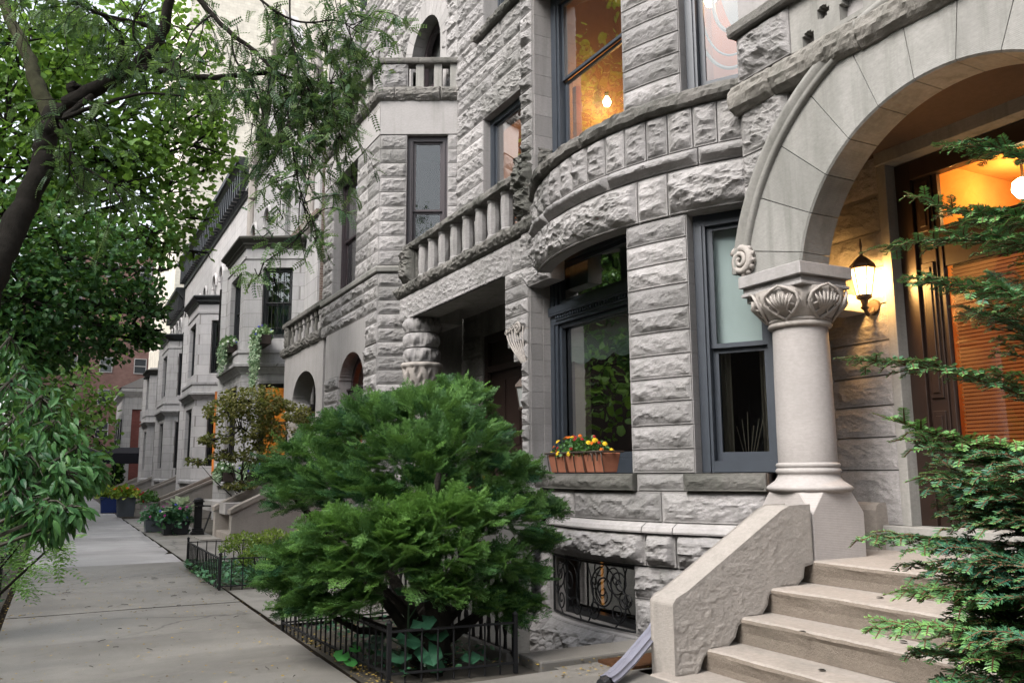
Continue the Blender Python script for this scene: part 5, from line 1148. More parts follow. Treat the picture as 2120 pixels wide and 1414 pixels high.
# ---- near yew by the steps: every needle modelled
yn = thing('yew_shrub', 'near yew whose needled branches reach in front of the steps and door at right', 'shrub', (3.0, 1.0, 0))
mb = MB(); mw = MB()
def needles(path, nl, tone, w=.0027):
    P = np.array(path); L = np.r_[0, np.cumsum(np.linalg.norm(np.diff(P, axis=0), axis=1))]; n = max(4, int(L[-1]/.0035)); t = np.linspace(.02, 1, n)*L[-1]
    C = np.stack([np.interp(t, L, P[:, k]) for k in range(3)], 1); T = unit(np.gradient(C, axis=0)); s = unit(np.cross(T, np.array([0, 0, 1.])+RNG.normal(0, .15, 3))); up = np.cross(s, T)
    sg = np.where(np.arange(n) % 2, 1., -1.)[:, None]; f = unit(T*RNG.uniform(.35, .75, (n, 1))+s*sg+up*RNG.uniform(-.1, .55, (n, 1))); ln = nl*RNG.uniform(.75, 1.15, n)*(1-.55*np.clip((t/L[-1]-.8)/.2, 0, 1))
    V = [(0, 0, 0), (1, .25, 0), (1, .7, -.0), (0, 1, 0), (-1, .7, 0), (-1, .25, 0)]
    wdt = w/ln; A = np.array(V)
    f2 = f; s2 = unit(np.cross(f2, up)); W = C[:, None]+ln[:, None, None]*(A[None, :, 1, None]*f2[:, None]) + (w*A[None, :, 0, None])*s2[:, None]
    W[:, 3] -= np.array([0, 0, .1])*ln[:, None]
    mb.add(W.reshape(-1, 3), (np.array([[0, 1, 2, 3], [0, 3, 4, 5]])[None]+(np.arange(n)*6)[:, None, None]).reshape(-1, 4), 0, np.repeat(np.clip(tone+.55*np.clip((t/L[-1]-.72)/.28, 0, 1)+RNG.normal(0, .06, n), 0, 1), 6))
def shoot(path, depth, tone, nl=.030):
    P = np.array(path, float); needles(P, nl, tone); L = np.linalg.norm(np.diff(P, axis=0), axis=1).sum()
    tube(mw, P, np.linspace(.0035 if depth else .0065, .0015, len(P)), 4, cap=False)
    if depth >= 2 or L < .08: return
    n = int(L/(.034 if depth == 0 else .045)); 
    for i in range(n):
        t = .10+.78*i/max(1, n-1); k = t*(len(P)-1); a = int(min(k, len(P)-2)); c = P[a]+(P[a+1]-P[a])*(k-a); T = unit(P[a+1]-P[a]); s = unit(np.cross(T, (0, 0, 1.)))*(1 if i % 2 else -1)
        l = (.26 if depth == 0 else .10)*(1.08-t)*RNG.uniform(.55, 1.2)+.03; d = unit(T*.75+s*.75+np.array([0, 0, RNG.uniform(-.2, .2)]))
        shoot([c, c+d*l*.5+(0, 0, .006), c+d*l+(0, 0, -.012)], depth+1, tone+RNG.normal(0, .08), nl*.92)
BR = [((2330, 420), (1935, 300), 2.2, .05, .25), ((2300, 400), (1872, 398), 2.4, -.10, .45), ((2300, 560), (1808, 515), 2.3, .06, .3), ((2250, 640), (1868, 572), 2.15, .0, .3), ((2300, 900), (1742, 745), 2.35, .06, .28),
      ((2300, 830), (2000, 640), 2.2, .05, .3), ((2300, 960), (1806, 855), 2.2, -.03, .55), ((2280, 1020), (1868, 905), 2.1, .0, .25), ((2250, 1050), (1905, 985), 2.0, .0, .2), ((2280, 1230), (1775, 1112), 2.15, .05, .3), ((2300, 1180), (1930, 1010), 2.05, .0, .15),
      ((2280, 1300), (1850, 1225), 2.0, .03, .5), ((2260, 1360), (1790, 1300), 1.95, .02, .55), ((2250, 1300), (1890, 1160), 2.1, 0, .15), ((2250, 1420), (1880, 1340), 1.95, 0, .35), ((2240, 1100), (1960, 1060), 1.95, 0, .15), ((2240, 1200), (1950, 1120), 1.9, 0, .1), ((2240, 1400), (1990, 1240), 1.9, 0, .12),
      ((2230, 700), (2040, 560), 2.3, 0, .2), ((2230, 1000), (2060, 930), 1.9, 0, .15), ((2230, 1260), (2060, 1150), 1.85, 0, .1), ((2200, 1480), (1950, 1400), 1.85, 0, .2), ((2220, 480), (2030, 430), 2.4, 0, .25), ((2220, 1130), (2010, 1010), 2.2, 0, .1), ((2200, 1340), (2050, 1300), 1.8, 0, .1), ((2240, 1090), (1930, 950), 2.25, 0, .2)]
for k in range(9):     # thicket at the foot of the shrub
    y0 = RNG.uniform(960, 1500); x1 = RNG.uniform(1900, 2100) if y0 > 1100 else RNG.uniform(1990, 2110); BR.append(((2290, y0+RNG.uniform(60, 220)), (x1, y0), RNG.uniform(1.75, 2.3), RNG.uniform(-.03, .05), RNG.uniform(.05, .4)))
for (a, b, Y, sag, tn) in BR:
    A = at(*a, Y*.72); B = at(*b, Y); M = [A+(B-A)*t + np.array([0, 0, sag*math.sin(PI*t)*1.2]) for t in np.linspace(0, 1, 9)]
    shoot(M, 0, tn)
mb.build('foliage', leafmat('near_yew_needles', (.020, .088, .055), (.15, .31, .075), .42, .15, .4), yn)
for k in range(9):
    a, b, Y = BR[k*2 % len(BR)][:3]; e = at(*a, Y*.72); tube(mw, [(2.9+.03*k, .55, 0), (2.9, .7, .5), e], [.03, .025, .0065], 6)
mb2 = mw.build('branches', simple('reddish_twigs', (.11, .055, .03), .8, .2, var=.6, scale=30), yn)

# ---- honey locust leaning over the pavement
loc = thing('locust_tree', 'dark forked locust tree leaning over the pavement at the left with fine feathery leaves', 'tree', (-1.4, 8.3, 0))
mb = MB(); mt = MB(); TW = []
def limb(m, pts, r0, r1, sides=8, mi=0):
    P = np.array([at(*p) for p in pts]); n = len(P); t = np.linspace(0, 1, n); q = np.linspace(0, 1, n*5); C = np.stack([np.interp(q, t, P[:, k]) for k in range(3)], 1)
    k = np.ones(5)/5; 
    for d in range(3): C[2:-2, d] = np.convolve(C[:, d], k, 'valid')
    C[2:-2] += RNG.normal(0, r0*.10, C[2:-2].shape); tube(m, C, np.linspace(r0, r1, len(C))*(1+.03*RNG.normal(size=len(C))), sides, mi); return C
limb(mb, [(-150, 1230, 8.2), (-120, 950, 8.25), (-70, 720, 8.3), (0, 545, 8.4), (48, 430, 8.5), (92, 345, 8.6), (92, 275, 8.6), (112, 232, 8.65)], .12, .088, 20)
limb(mb, [(110, 250, 8.65), (80, 185, 8.8), (60, 120, 9.0), (22, 40, 9.3), (-30, -70, 9.6), (-80, -250, 9.9), (-90, -480, 10.2)], .082, .02, 12, 1)
limb(mb, [(108, 255, 8.65), (140, 222, 8.5), (205, 180, 8.3), (285, 138, 8.1), (333, 85, 8.0), (352, 15, 7.9), (362, -120, 7.8), (385, -300, 7.6), (430, -520, 7.4)], .085, .02, 12)
limb(mb, [(150, 190, 8.5), (158, 176, 8.45)], .07, .05, 8)
SUB = [([(280, 142, 8.1), (345, 148, 7.9), (415, 163, 7.8), (485, 158, 7.6), (560, 150, 7.4), (640, 172, 7.3), (700, 172, 7.2)], .036, .008), ([(190, 200, 8.3), (120, 252, 8.0), (180, 225, 7.8), (300, 190, 7.4), (380, 200, 7.0)], .03, .008) ,
       ([(352, -60, 7.8), (405, -10, 7.7), (471, 68, 7.5), (525, 101, 7.4), (566, 148, 7.3), (602, 205, 7.2), (640, 300, 7.1)], .03, .006), ([(340, 60, 8.0), (240, 40, 7.8), (180, 20, 7.7), (120, -20, 7.6)], .025, .008),
       ([(480, 70, 7.5), (482, 120, 7.4), (520, 170, 7.3), (545, 230, 7.2), (550, 300, 7.1)], .012, .004), ([(590, 190, 7.2), (600, 260, 7.1), (612, 350, 7.0), (628, 425, 6.9), (640, 470, 6.9)], .012, .003), ([(500, -40, 7.4), (560, 20, 7.3), (620, 50, 7.2), (700, 40, 7.1), (745, 70, 7.0)], .014, .004),
       ([(440, 30, 7.6), (400, 60, 7.4), (380, 110, 7.3), (350, 140, 7.2)], .010, .003), ([(560, 150, 7.4), (625, 190, 7.3), (690, 240, 7.2), (710, 300, 7.1)], .012, .003), ([(600, -50, 7.3), (600, 60, 7.2), (612, 120, 7.1), (640, 190, 7.0)], .010, .003), ([(240, 160, 8.2), (260, 80, 8.0), (210, 30, 7.8), (150, 0, 7.7)], .02, .006),
       ([(300, 120, 8.1), (270, 60, 7.6), (300, 0, 7.4)], .015, .005), ([(120, 250, 8.6), (150, 300, 8.3), (140, 350, 8.2), (170, 400, 8.0)], .016, .004), ([(105, 320, 8.6), (170, 345, 8.2), (230, 380, 7.9), (260, 430, 7.8)], .02, .004)]
for pts, r0, r1 in SUB: TW.append(limb(mb, pts, r0, r1, 6))
mb.build('trunk', [BARK, BARKL], loc, smooth=True)
lv = [[], [], []]
def droopy(C, n, l0, leaves, spread=.35):
    for i in range(n):
        k = RNG.integers(2, len(C)-1); a = C[k]; d = unit(unit(C[k]-C[k-1])*.5+RNG.normal(0, .6, 3)); l = RNG.uniform(.5, 1.2)*l0; P = [a]
        for j in range(5): d = unit(d+np.array([0, 0, -.30])+RNG.normal(0, .22, 3)); P.append(P[-1]+d*l/5)
        P = np.array(P); tube(mt, P, np.linspace(.0055, .002, 6), 4, cap=False)
        for q in range(leaves):
            t = RNG.uniform(.15, 1)*5; j = int(min(t, 4)); c = P[j]+(P[j+1]-P[j])*(t-j); lv[0].append(c); lv[1].append(unit(RNG.normal(0, .7, 3)+unit(P[j+1]-P[j])*.6+np.array([0, 0, -.25])))
for C, n, lf in zip(TW, (30, 12, 20, 12, 10, 14, 18, 8, 18, 14, 10, 8, 8, 10), (14, 8, 9, 8, 10, 15, 14, 6, 16, 14, 8, 8, 9, 10)): droopy(C, n, .62, lf)
# heavy clusters against the corner bay
for px, py, Y, r, n in ((700, 110, 7.3, 70, 70), (720, 170, 7.2, 60, 70), (680, 200, 7.1, 70, 80), (620, 230, 7.1, 60, 50), (700, 230, 7.0, 40, 40), (660, 265, 7.0, 45, 40), (590, 300, 7.0, 40, 40), (600, 390, 6.9, 40, 36), (580, 445, 6.9, 36, 26), (560, 200, 7.2, 50, 40), (640, 100, 7.3, 60, 34), (700, 30, 7.3, 60, 36), (515, 575, 6.8, 26, 14), (560, 500, 6.8, 22, 10), (770, 130, 7.3, 40, 26), (655, 500, 6.8, 22, 14), (240, 130, 7.8, 70, 40), (420, -300, 7.6, 120, 60), (520, -420, 7.4, 120, 60), (350, -520, 7.6, 130, 70), (-60, -300, 9.9, 130, 60), (-110, -470, 10.1, 130, 60), (100, -400, 8.8, 120, 50), (620, -230, 7.2, 110, 50), (250, -330, 8, 110, 50), (480, -600, 7.4, 120, 60), (60, 30, 8.6, 90, 40), (160, 60, 8.2, 90, 40), (480, 90, 7.4, 50, 18), (540, 280, 7.1, 40, 20), (560, 30, 7.3, 50, 20)):
    n = int(n*1.0); c = at(px, py, Y); R = r/1750*Y*1.15; u = rdir(n)*RNG.uniform(.2, 1, (n, 1))
    for q in c+u*R: lv[0].append(q); lv[1].append(unit(RNG.normal(0, .7, 3)+np.array([0, 0, -.35])))
    for i in range(max(2, n//8)): a = c+rdir(1)[0]*R*.4+np.array([0, 0, R*.5]); tube(mt, [a, a+RNG.normal(0, R*.25, 3)-(0, 0, R*.5), a+RNG.normal(0, R*.35, 3)-(0, 0, R*1.0)], [.005, .004, .002], 4, cap=False)
for a, b in (((640, 290, 7.1), (628, 425, 6.9)), ((628, 425, 6.9), (655, 500, 6.8)), ((640, 470, 6.9), (545, 545, 6.8)), ((545, 545, 6.8), (515, 590, 6.8))): limb(mt, [a, ((a[0]+b[0])/2+8, (a[1]+b[1])/2, a[2]), b], .007, .004, 5)
P = np.array(lv[0]); f = np.array(lv[1]); n = len(P); mb = MB()
scatter(mb, P, f, unit(np.array([0, 0, 1.])+RNG.normal(0, .5, (n, 3))), RNG.uniform(.09, .15, n), T_PIN, np.clip(RNG.normal(.4, .22, n), 0, 1))
mb.merge(mt); mb.build('foliage', [leafmat('locust_leaves', (.035, .095, .05), (.17, .25, .085), .5, .4, .3), BARK], loc)

# ---- broadleaf trees along the kerb
def broadtree(name, lab, base, trunk, lobes, leaf, dens, ma, tone0, group=None, r0=.18, tmpl=T_BROAD, droop=.4):
    t = thing(name, lab, 'tree', base, group); mb = MB(); b = np.array(base)
    limbs = MB(); top = np.array(trunk); tube(limbs, [b-(0, 0, .1), b*.6+top*.4+(.1, .05, 0), top], [r0, r0*.8, r0*.6], 10)
    for (c, R, tn) in lobes:
        c = np.array(c); m = (top+c)/2+RNG.normal(0, .15, 3)+(0, 0, -.2); tube(limbs, [top-(0, 0, RNG.uniform(0, .8)), m, c, c+unit(c-top)*R[0]*.5], [r0*.35, r0*.22, r0*.1, .01], 6)
        n = int(dens*R[0]*R[1]); u = rdir(n); rad = RNG.uniform(.15, 1, n)**.45; P = c+u*np.array([R[0], R[0], R[1]])*rad[:, None]
        P += (fbm(P[:, 0]*1.3, P[:, 1]*1.3, P[:, 2]*1.3, 3)[:, None]-.5)*R[0]*.9*u
        keep = fbm(P[:, 0]*2.1+3, P[:, 1]*2.1, P[:, 2]*2.6, 2) > .36; P = P[keep]; u = u[keep]; n = len(P)
        if n < 2: continue
        f = unit(u*.5+RNG.normal(0, .6, (n, 3))+np.array([0, 0, -droop])); nr = unit(np.array([0, 0, 1.])+RNG.normal(0, .45, (n, 3)))
        scatter(mb, P, f, nr, leaf*RNG.uniform(.7, 1.2, n), tmpl, np.clip(tn+RNG.normal(0, .16, n), 0, 1))
        for k in range(int(6*R[0])+3): q = P[RNG.integers(0, n)]; tube(limbs, [c, (c+q)/2+RNG.normal(0, .1, 3), q], [.022, .014, .006], 4, cap=False)
    limbs.build('trunk', BARK, t); mb.build('crown', ma, t); return t
def L(px, py, Y, r, tn, fl=.85): R = r/1750*Y; return (at(px, py, Y), (R, R*fl), tn)
LEAFA = leafmat('linden_leaves', (.032, .105, .020), (.19, .33, .05), .5, .45)
LEAFB = leafmat('dark_maple_leaves', (.020, .078, .022), (.115, .26, .045), .45, .3)
LEAFC = leafmat('far_leaves', (.05, .14, .03), (.20, .34, .06), .5, .4)
broadtree('linden_tree', 'pale green linden behind the forked locust, its crown spreading above the pavement', (-1.6, 15.2, 0), (-1.4, 15.4, 5.4),
    [L(60, 60, 15, 130, .7), L(180, 120, 15.5, 120, .65), L(120, 240, 14.5, 120, .6), L(250, 250, 15, 120, .6), L(330, 260, 15.5, 95, .65), L(400, 300, 15.5, 85, .75), L(445, 260, 15.8, 50, .8), L(250, 380, 14.5, 120, .5), L(350, 400, 15, 90, .6), L(60, 350, 14, 110, .45), L(150, 440, 14, 110, .4), L(300, 480, 14.5, 80, .5), L(280, 40, 16, 100, .8), L(430, 200, 15.8, 50, .75), L(370, 180, 16, 75, .75), L(40, 170, 14.5, 110, .6), L(430, 350, 15.5, 45, .75), L(380, 450, 15.2, 60, .65), L(330, 130, 15.8, 80, .8), L(410, 130, 16, 55, .8), L(380, 60, 16.2, 60, .85), L(460, 200, 15.9, 36, .8), L(300, 320, 15, 90, .6), L(410, 240, 15.6, 70, .75), L(30, 90, 14.4, 130, .6), L(120, 130, 14.8, 110, .65), L(20, 270, 14.2, 110, .5), L(190, 60, 15.4, 90, .7), L(400, 520, 15.5, 36, .7), L(340, 520, 14.8, 55, .5), L(450, 320, 15.8, 45, .8), L(200, 330, 14.6, 110, .5)], .115, 760, LEAFA, .6, 'trees along the kerb', .17)
broadtree('maple_tree', 'dark shady maple with low hanging limbs in front of the far end of the street', (-1.9, 13.0, 0), (-1.6, 13.2, 4.0),
    [L(40, 480, 12.5, 110, .25), L(130, 540, 12.5, 105, .25), L(220, 560, 13, 95, .3), L(60, 620, 12, 110, .15), L(170, 650, 12.5, 95, .15), L(260, 640, 13, 70, .2), L(300, 690, 13, 40, .25), L(230, 715, 13, 55, .15), L(60, 720, 12, 80, .15), L(330, 560, 13.5, 35, .35), L(290, 590, 13.2, 50, .3), L(130, 720, 12.5, 60, .12), L(20, 560, 12, 80, .2), L(250, 500, 13.2, 70, .3), L(320, 480, 13.6, 45, .45), L(290, 650, 13, 60, .15), L(10, 690, 12, 70, .1), L(335, 640, 13.4, 30, .3), L(310, 705, 13, 30, .4), L(350, 700, 13.6, 24, .5, .4)], .075, 2300, LEAFB, .3, 'trees along the kerb', .16)
broadtree('hornbeam_tree', 'bright yellow green young tree in the gap left of the red brick house', (-1.4, 38, 0), (-1.0, 38, 4.0),
    [L(190, 860, 38, 55, .75), L(150, 800, 38, 45, .6), L(215, 820, 38, 38, .8), L(200, 910, 37, 38, .5), L(120, 850, 36, 55, .4), L(175, 770, 39, 30, .7)], .22, 190, LEAFC, .6, 'trees along the kerb', .14)
broadtree('hornbeam_tree', 'dense mid green tree low behind the peach leaved shrub', (-1.8, 26, 0), (-1.5, 26, 3.0),
    [L(60, 800, 26, 80, .2), L(110, 830, 25, 65, .25), L(20, 880, 24, 90, .15), L(90, 900, 25, 70, .2), L(150, 880, 27, 45, .3), L(40, 760, 25, 60, .2), L(170, 960, 28, 40, .25), L(205, 985, 30, 32, .3)], .17, 260, LEAFC, .4, 'trees along the kerb', .14)
broadtree('street_tree', 'large crown far down the street against the white sky', (-4.5, 60, 0), (-4, 60, 8), [L(60, 700, 60, 90, .5), L(150, 640, 62, 90, .5), L(20, 560, 60, 100, .5), L(240, 690, 64, 50, .5)], .42, 55, LEAFA, .5, None, .3)

# ---- shrub with long drooping leaves at the left edge
ps = thing('peach_shrub', 'shrub with long glossy drooping leaves hanging over the pavement on the left', 'shrub', (-1.0, 4.6, 0))
mb = MB(); mt = MB(); base = np.array([-1.05, 4.3, 0])
for px, py, Y, r, n, tn in ((20, 820, 5.2, 60, 60, .3), (85, 850, 5.0, 55, 80, .45), (30, 900, 4.8, 60, 90, .4), (110, 905, 4.7, 60, 110, .5), (160, 950, 4.6, 45, 80, .5), (60, 970, 4.5, 60, 100, .45), (130, 1000, 4.4, 50, 100, .5), (190, 985, 4.6, 25, 40, .5), (30, 1040, 4.3, 55, 80, .3), (100, 1060, 4.2, 50, 80, .45), (150, 1060, 4.2, 25, 40, .5), (10, 960, 4.4, 60, 80, .25), (20, 720, 6, 40, 30, .5), (50, 780, 5.6, 40, 40, .5), (105, 1100, 4.2, 18, 14, .5)):
    n = int(n*1.9); c = at(px, py, Y); R = r/1750*Y; u = rdir(n); P = c+u*R*RNG.uniform(.2, 1, (n, 1)); f = unit(u*.6+RNG.normal(0, .45, (n, 3))+np.array([.15, 0, -.85])); nr = unit(np.array([0, -.3, 1.])+RNG.normal(0, .5, (n, 3)))
    scatter(mb, P, f, nr, RNG.uniform(.045, .082, n), T_LONG, np.clip(tn+RNG.normal(0, .18, n), 0, 1))
    tube(mt, [base+RNG.normal(0, .08, 3)*(1, 1, 0), (base+c)/2+(0, 0, .35), c+(0, 0, R*.5), c+(R*.4, 0, -R*.3)], [.016, .012, .007, .003], 5)
    for k in range(max(2, n//14)): q = P[RNG.integers(0, n)]; tube(mt, [c+(0, 0, R*.4), (c+q)/2+(0, 0, R*.3), q], [.005, .004, .002], 4, cap=False)
mb.build('foliage', leafmat('long_glossy_leaves', (.012, .055, .020), (.070, .17, .045), .42, .3, .25), ps); mt.build('branches', simple('brown_twig', (.035, .032, .02), .8), ps)
sd = thing('locust_sapling', 'light green feathery seedling under the drooping shrub at the pavement edge', 'plant', (-.55, 5.2, 0))
mb = MB(); mt = MB()
for px, py, Y, n, tn in ((60, 1105, 5.3, 16, .7), (30, 1130, 5.3, 16, .6), (120, 1120, 5.2, 12, .85), (95, 1140, 5.2, 10, .9), (20, 1180, 5.6, 14, .5), (40, 1195, 5.8, 10, .5), (10, 1080, 5.5, 14, .4)):
    c = at(px, py, Y); P = c+RNG.normal(0, .05, (n, 3)); scatter(mb, P, unit(RNG.normal(0, .6, (n, 3))+np.array([.5, -.2, -.1])), unit(np.array([0, 0, 1.])+RNG.normal(0, .25, (n, 3))), RNG.uniform(.12, .18, n), t_pinnate(7, .3, .06, .24), np.clip(tn+RNG.normal(0, .1, n), 0, 1)); tube(mt, [(-.6, 5.4, 0), (c+(-.6, 5.4, 0))/2+(0, 0, .15), c], [.01, .007, .003], 5)
mb.build('foliage', leafmat('seedling_leaves', (.05, .14, .04), (.17, .32, .08), .5, .45), sd); mt.build('stem', BARK, sd)

# ---- japanese maple before the gabled house
broadtree('japanese_maple', 'small japanese maple with rusty green lacy leaves before the gabled pale house', (3.6, 19.6, .1), (3.55, 19.5, 1.4),
    [L(520, 830, 19, 60, .6, .45), L(470, 850, 19, 45, .55, .45), L(570, 840, 19.3, 45, .6, .45), L(440, 910, 18.6, 36, .4, .35), L(500, 885, 18.8, 55, .5, .4), L(560, 890, 19, 50, .55, .4), L(470, 945, 18.6, 36, .4, .3), L(540, 940, 18.8, 42, .45, .4), L(620, 860, 20, 36, .75, .5), L(410, 955, 18.4, 22, .35, .3), L(645, 880, 20, 26, .9, .5), L(500, 1005, 18.6, 40, .45, .25)], .065, 6500, leafmat('lacy_maple_leaves', (.05, .065, .02), (.19, .17, .045), .5, .4), (.5), None, .035)
# a few shrubs with small leaves
def shrub(name, lab, base, lobes, size, n, m, cat='shrub', tmpl=T_BROAD, up=.5, part='foliage'):
    t = thing(name, lab, cat, base); mb = MB(); mt = MB()
    for c, R, tn in lobes:
        c = np.array(c, float); u = rdir(n); u[:, 2] = np.abs(u[:, 2])*1.1-.25; P = c+u*np.array(R)*RNG.uniform(.55, 1, (n, 1)); f = unit(u+np.array([0, 0, up])+RNG.normal(0, .5, (n, 3)))
        scatter(mb, P, f, unit(u+RNG.normal(0, .6, (n, 3))+np.array([0, 0, .5])), size*RNG.uniform(.7, 1.3, n), tmpl, np.clip(tn+RNG.normal(0, .2, n)+.2*u[:, 2], 0, 1))
        for k in range(7): q = P[RNG.integers(0, n)]; tube(mt, [(c[0], c[1], base[2]), (c+q)/2-(0, 0, .05), q], [.012, .008, .003], 4, cap=False)
    mb.build(part, m, t); mt.build('stems', BARK, t); return t
BOXM = leafmat('boxwood_leaves', (.045, .10, .018), (.22, .30, .05), .45, .35)
shrub('boxwood_shrub', 'low yellow green boxwood inside the smaller iron fence', (2.45, 11.6, 0), [((2.25, 11.9, .32), (.34, .4, .26), .5), ((2.6, 11.7, .36), (.36, .4, .26), .6), ((2.9, 11.5, .34), (.3, .4, .26), .5), ((2.35, 11.4, .2), (.3, .35, .2), .35), ((3.15, 11.6, .3), (.3, .3, .3), .35)], .028, 900, BOXM)
IVY = leafmat('ground_ivy', (.02, .085, .05), (.09, .22, .10), .4, .3)
shrub('columnar_juniper', 'narrow dark columnar evergreen in front of the red brick house', (3.3, 60.5, 0), [((3.3, 60.5, .5+.5*k), (.45-.03*k, .45-.03*k, .6), .3) for k in range(5)], .14, 260, LEAFB, 'tree')
def cover(name, lab, pts, size, m, seedtone=.4, tmpl=T_BROAD, zmax=.12):
    mb = MB(); P = np.array(pts); n = len(P); P = np.c_[P, RNG.uniform(.015, zmax, n)]
    scatter(mb, P, unit(np.c_[RNG.normal(0, 1, (n, 2)), RNG.normal(.25, .3, n)]), unit(np.c_[RNG.normal(0, .35, (n, 2)), np.ones(n)]), size*RNG.uniform(.6, 1.3, n), tmpl, np.clip(seedtone+RNG.normal(0, .22, n), 0, 1))
    return kind(mb.build(name, m), 'stuff')
def rect(n, x0, x1, y0, y1): return np.c_[RNG.uniform(x0, x1, n), RNG.uniform(y0, y1, n)]
cover('ground_ivy', '', rect(1500, 1.62, 2.5, 10.35, 13.0), .05, IVY, .5)
cover('ground_ivy', '', rect(420, 1.9, 2.8, 5.3, 7.4), .045, IVY, .3, zmax=.07)
cover('ground_ivy', '', rect(500, -.8, -.44, 3.5, 9), .04, IVY, .4, zmax=.16)
cover('ground_ivy', '', rect(5200, -3.7, -.46, 1.5, 26), .075, IVY, .35, zmax=.1)
# hollyhock leaves and the one bright sprout by the fence
hh = thing('hollyhock_plant', 'dark hollyhock with large scalloped leaves in the fenced bed under the big yew', 'plant', (2.12, 5.55, 0)); mb = MB(); mt = MB()
T_LOBED = ([(0, 0, 0)]+[(.62*(1-.13*(k % 2))*math.sin(a), .5-.62*(1-.13*(k % 2))*math.cos(a), .05*math.cos(3*a)-.05) for k, a in enumerate(np.linspace(.35, 2*PI-.35, 13))]+[(0, .5, -.03)], [(14, k, k+1, k+1) for k in range(1, 13)])
T_LOBED = (T_LOBED[0], [f[:3] for f in T_LOBED[1]])
for x, y, z, s in ((2.16, 5.42, .36, .15), (2.22, 5.5, .47, .13), (2.08, 5.45, .27, .15), (2.2, 5.4, .20, .16), (2.05, 5.5, .14, .15), (2.28, 5.45, .28, .14), (2.12, 5.5, .54, .11), (2.3, 5.42, .1, .13), (2.2, 5.5, .62, .09), (2.02, 5.75, .12, .13), (2.0, 5.95, .14, .12), (2.05, 5.85, .2, .1), (2.5, 5.35, .12, .11)):
    scatter(mb, np.array([[x, y, z]]), unit(np.array([[RNG.normal(-.3, .4), -.7, RNG.normal(-.25, .2)]])), unit(np.array([[RNG.normal(-.1, .2), -.5, .8]])), s, T_LOBED, .4+RNG.normal(0, .15)); tube(mt, [(2.14, 5.56, 0), (2.14, 5.54, z*.7), (x, y, z)], [.008, .006, .004], 5)
mb.build('leaves', leafmat('hollyhock_leaf', (.014, .062, .036), (.045, .14, .07), .5, .25), hh); mt.build('stem', simple('green_stem', (.03, .07, .03), .6), hh)
sp = thing('sprout', 'single bright green sprout growing at the foot of the fence by the pavement', 'plant', (1.84, 5.92, 0)); mb = MB(); mt = MB()
for x, y, z, s, a in ((1.82, 5.9, .10, .10, -.6), (1.85, 5.88, .13, .07, .7), (1.83, 5.86, .06, .08, .1)): scatter(mb, np.array([[x, y, z]]), np.array([[a, -.6, -.35]]), np.array([[.0, -.5, .8]]), s, T_LOBED, .8); tube(mt, [(1.84, 5.92, 0), (x, y, z)], [.004, .003], 5)
mb.build('leaves', leafmat('sprout_leaf', (.06, .28, .07), (.10, .40, .10), .5, .4), sp); mt.build('stem', BARK, sp)
# litter
mb = MB(); n = 900; P = np.c_[RNG.uniform(-.3, 1.75, n), RNG.uniform(3.5, 13, n)]; P = np.r_[P, rect(260, 1.78, 1.92, 5.2, 7.6), rect(160, 2.9, 3.6, 4.75, 5.5), rect(300, 1.8, 2.8, 5.4, 7.4), rect(150, -.42, -.28, 6, 14)]; n = len(P)
scatter(mb, np.c_[P, RNG.uniform(.013, .022, n)], np.c_[RNG.normal(0, 1, (n, 2)), np.zeros(n)], unit(np.c_[RNG.normal(0, .2, (n, 2)), np.ones(n)]), RNG.uniform(.008, .026, n), T_BROAD, RNG.uniform(0, 1, n))
kind(mb.build('fallen_leaves', leafmat('litter', (.05, .03, .018), (.42, .30, .06), .8, .1)), 'stuff')
mb = MB()
for k in range(60): a = RNG.uniform(0, PI); x, y = RNG.uniform(-.3, 1.7), RNG.uniform(4, 12); l = RNG.uniform(.02, .09); tube(mb, [(x, y, .016), (x+l*math.cos(a)*.5, y+l*math.sin(a)*.5+.004, .018), (x+l*math.cos(a), y+l*math.sin(a), .016)], .0025, 4)
for p in ((4.02, 3.9, .342), (4.28, 3.4, .343), (3.95, 3.7, .167), (4.6, 3.8, .512)): scatter(mb, np.array([[*p]]), np.array([[.3, -1, 0.]]), np.array([[0, 0, 1.]]), .05, T_BROAD, .1)
kind(mb.build('fallen_twigs', BARK), 'stuff')

# tall trees of the opposite kerb: out of the frame, mirrored in the window panes
tower('brick_house', 'long brown brick house across the street, mirrored in the narrow bow window', -24, -15, -40, 17, 12, simple('dark_umber_brickwork', (.04, .03, .025), .95, .1), 3, 0, 9, LIME2, z00=1.5)
tower('brick_house', 'brown brick house closing the street behind the viewer, mirrored in the bay panes', -22, 24, -46, -36, 16, simple('brown_house_brick', (.09, .06, .045), .95, .1), 3, 0, 0, LIME2)
broadtree('street_tree', 'leafy tree behind the viewer, mirrored in the side pane of the canted bay', (1.2, -16, 0), (1.2, -16, 4.5), [((1.2+RNG.uniform(-2, 3), -16+RNG.uniform(-2, 2), z), (2.0, 1.5), .5) for z in np.linspace(4.5, 12, 9)], .24, 80, LEAFA, .5, None, .25)
tower('brick_tower', 'brown brick apartment block across the street, seen only as a reflection in the panes', -30, -16, 18, 110, 30, simple('umber_brickwork', (.045, .032, .026), .95, .1), 8, 0, 14, LIME2, z00=3)
for x, y, h in ((-6.5, 19, 17), (-7.5, 30, 18), (-6.5, 43, 17), (-8, 8, 16)):
    q = RNG; lob = [((x+q.uniform(-2.2, 2.2), y+q.uniform(-3.5, 3.5), z), (q.uniform(1.8, 2.8), q.uniform(1.2, 1.9)), q.uniform(.3, .7)) for z in np.linspace(4.2, h, 13)]
    broadtree('street_tree', 'tall leafy tree on the far kerb, seen as a reflection in the window panes', (x, y, 0), (x, y, 5), lob, .26, 75, LEAFA, .5, 'trees on the far kerb', .28)
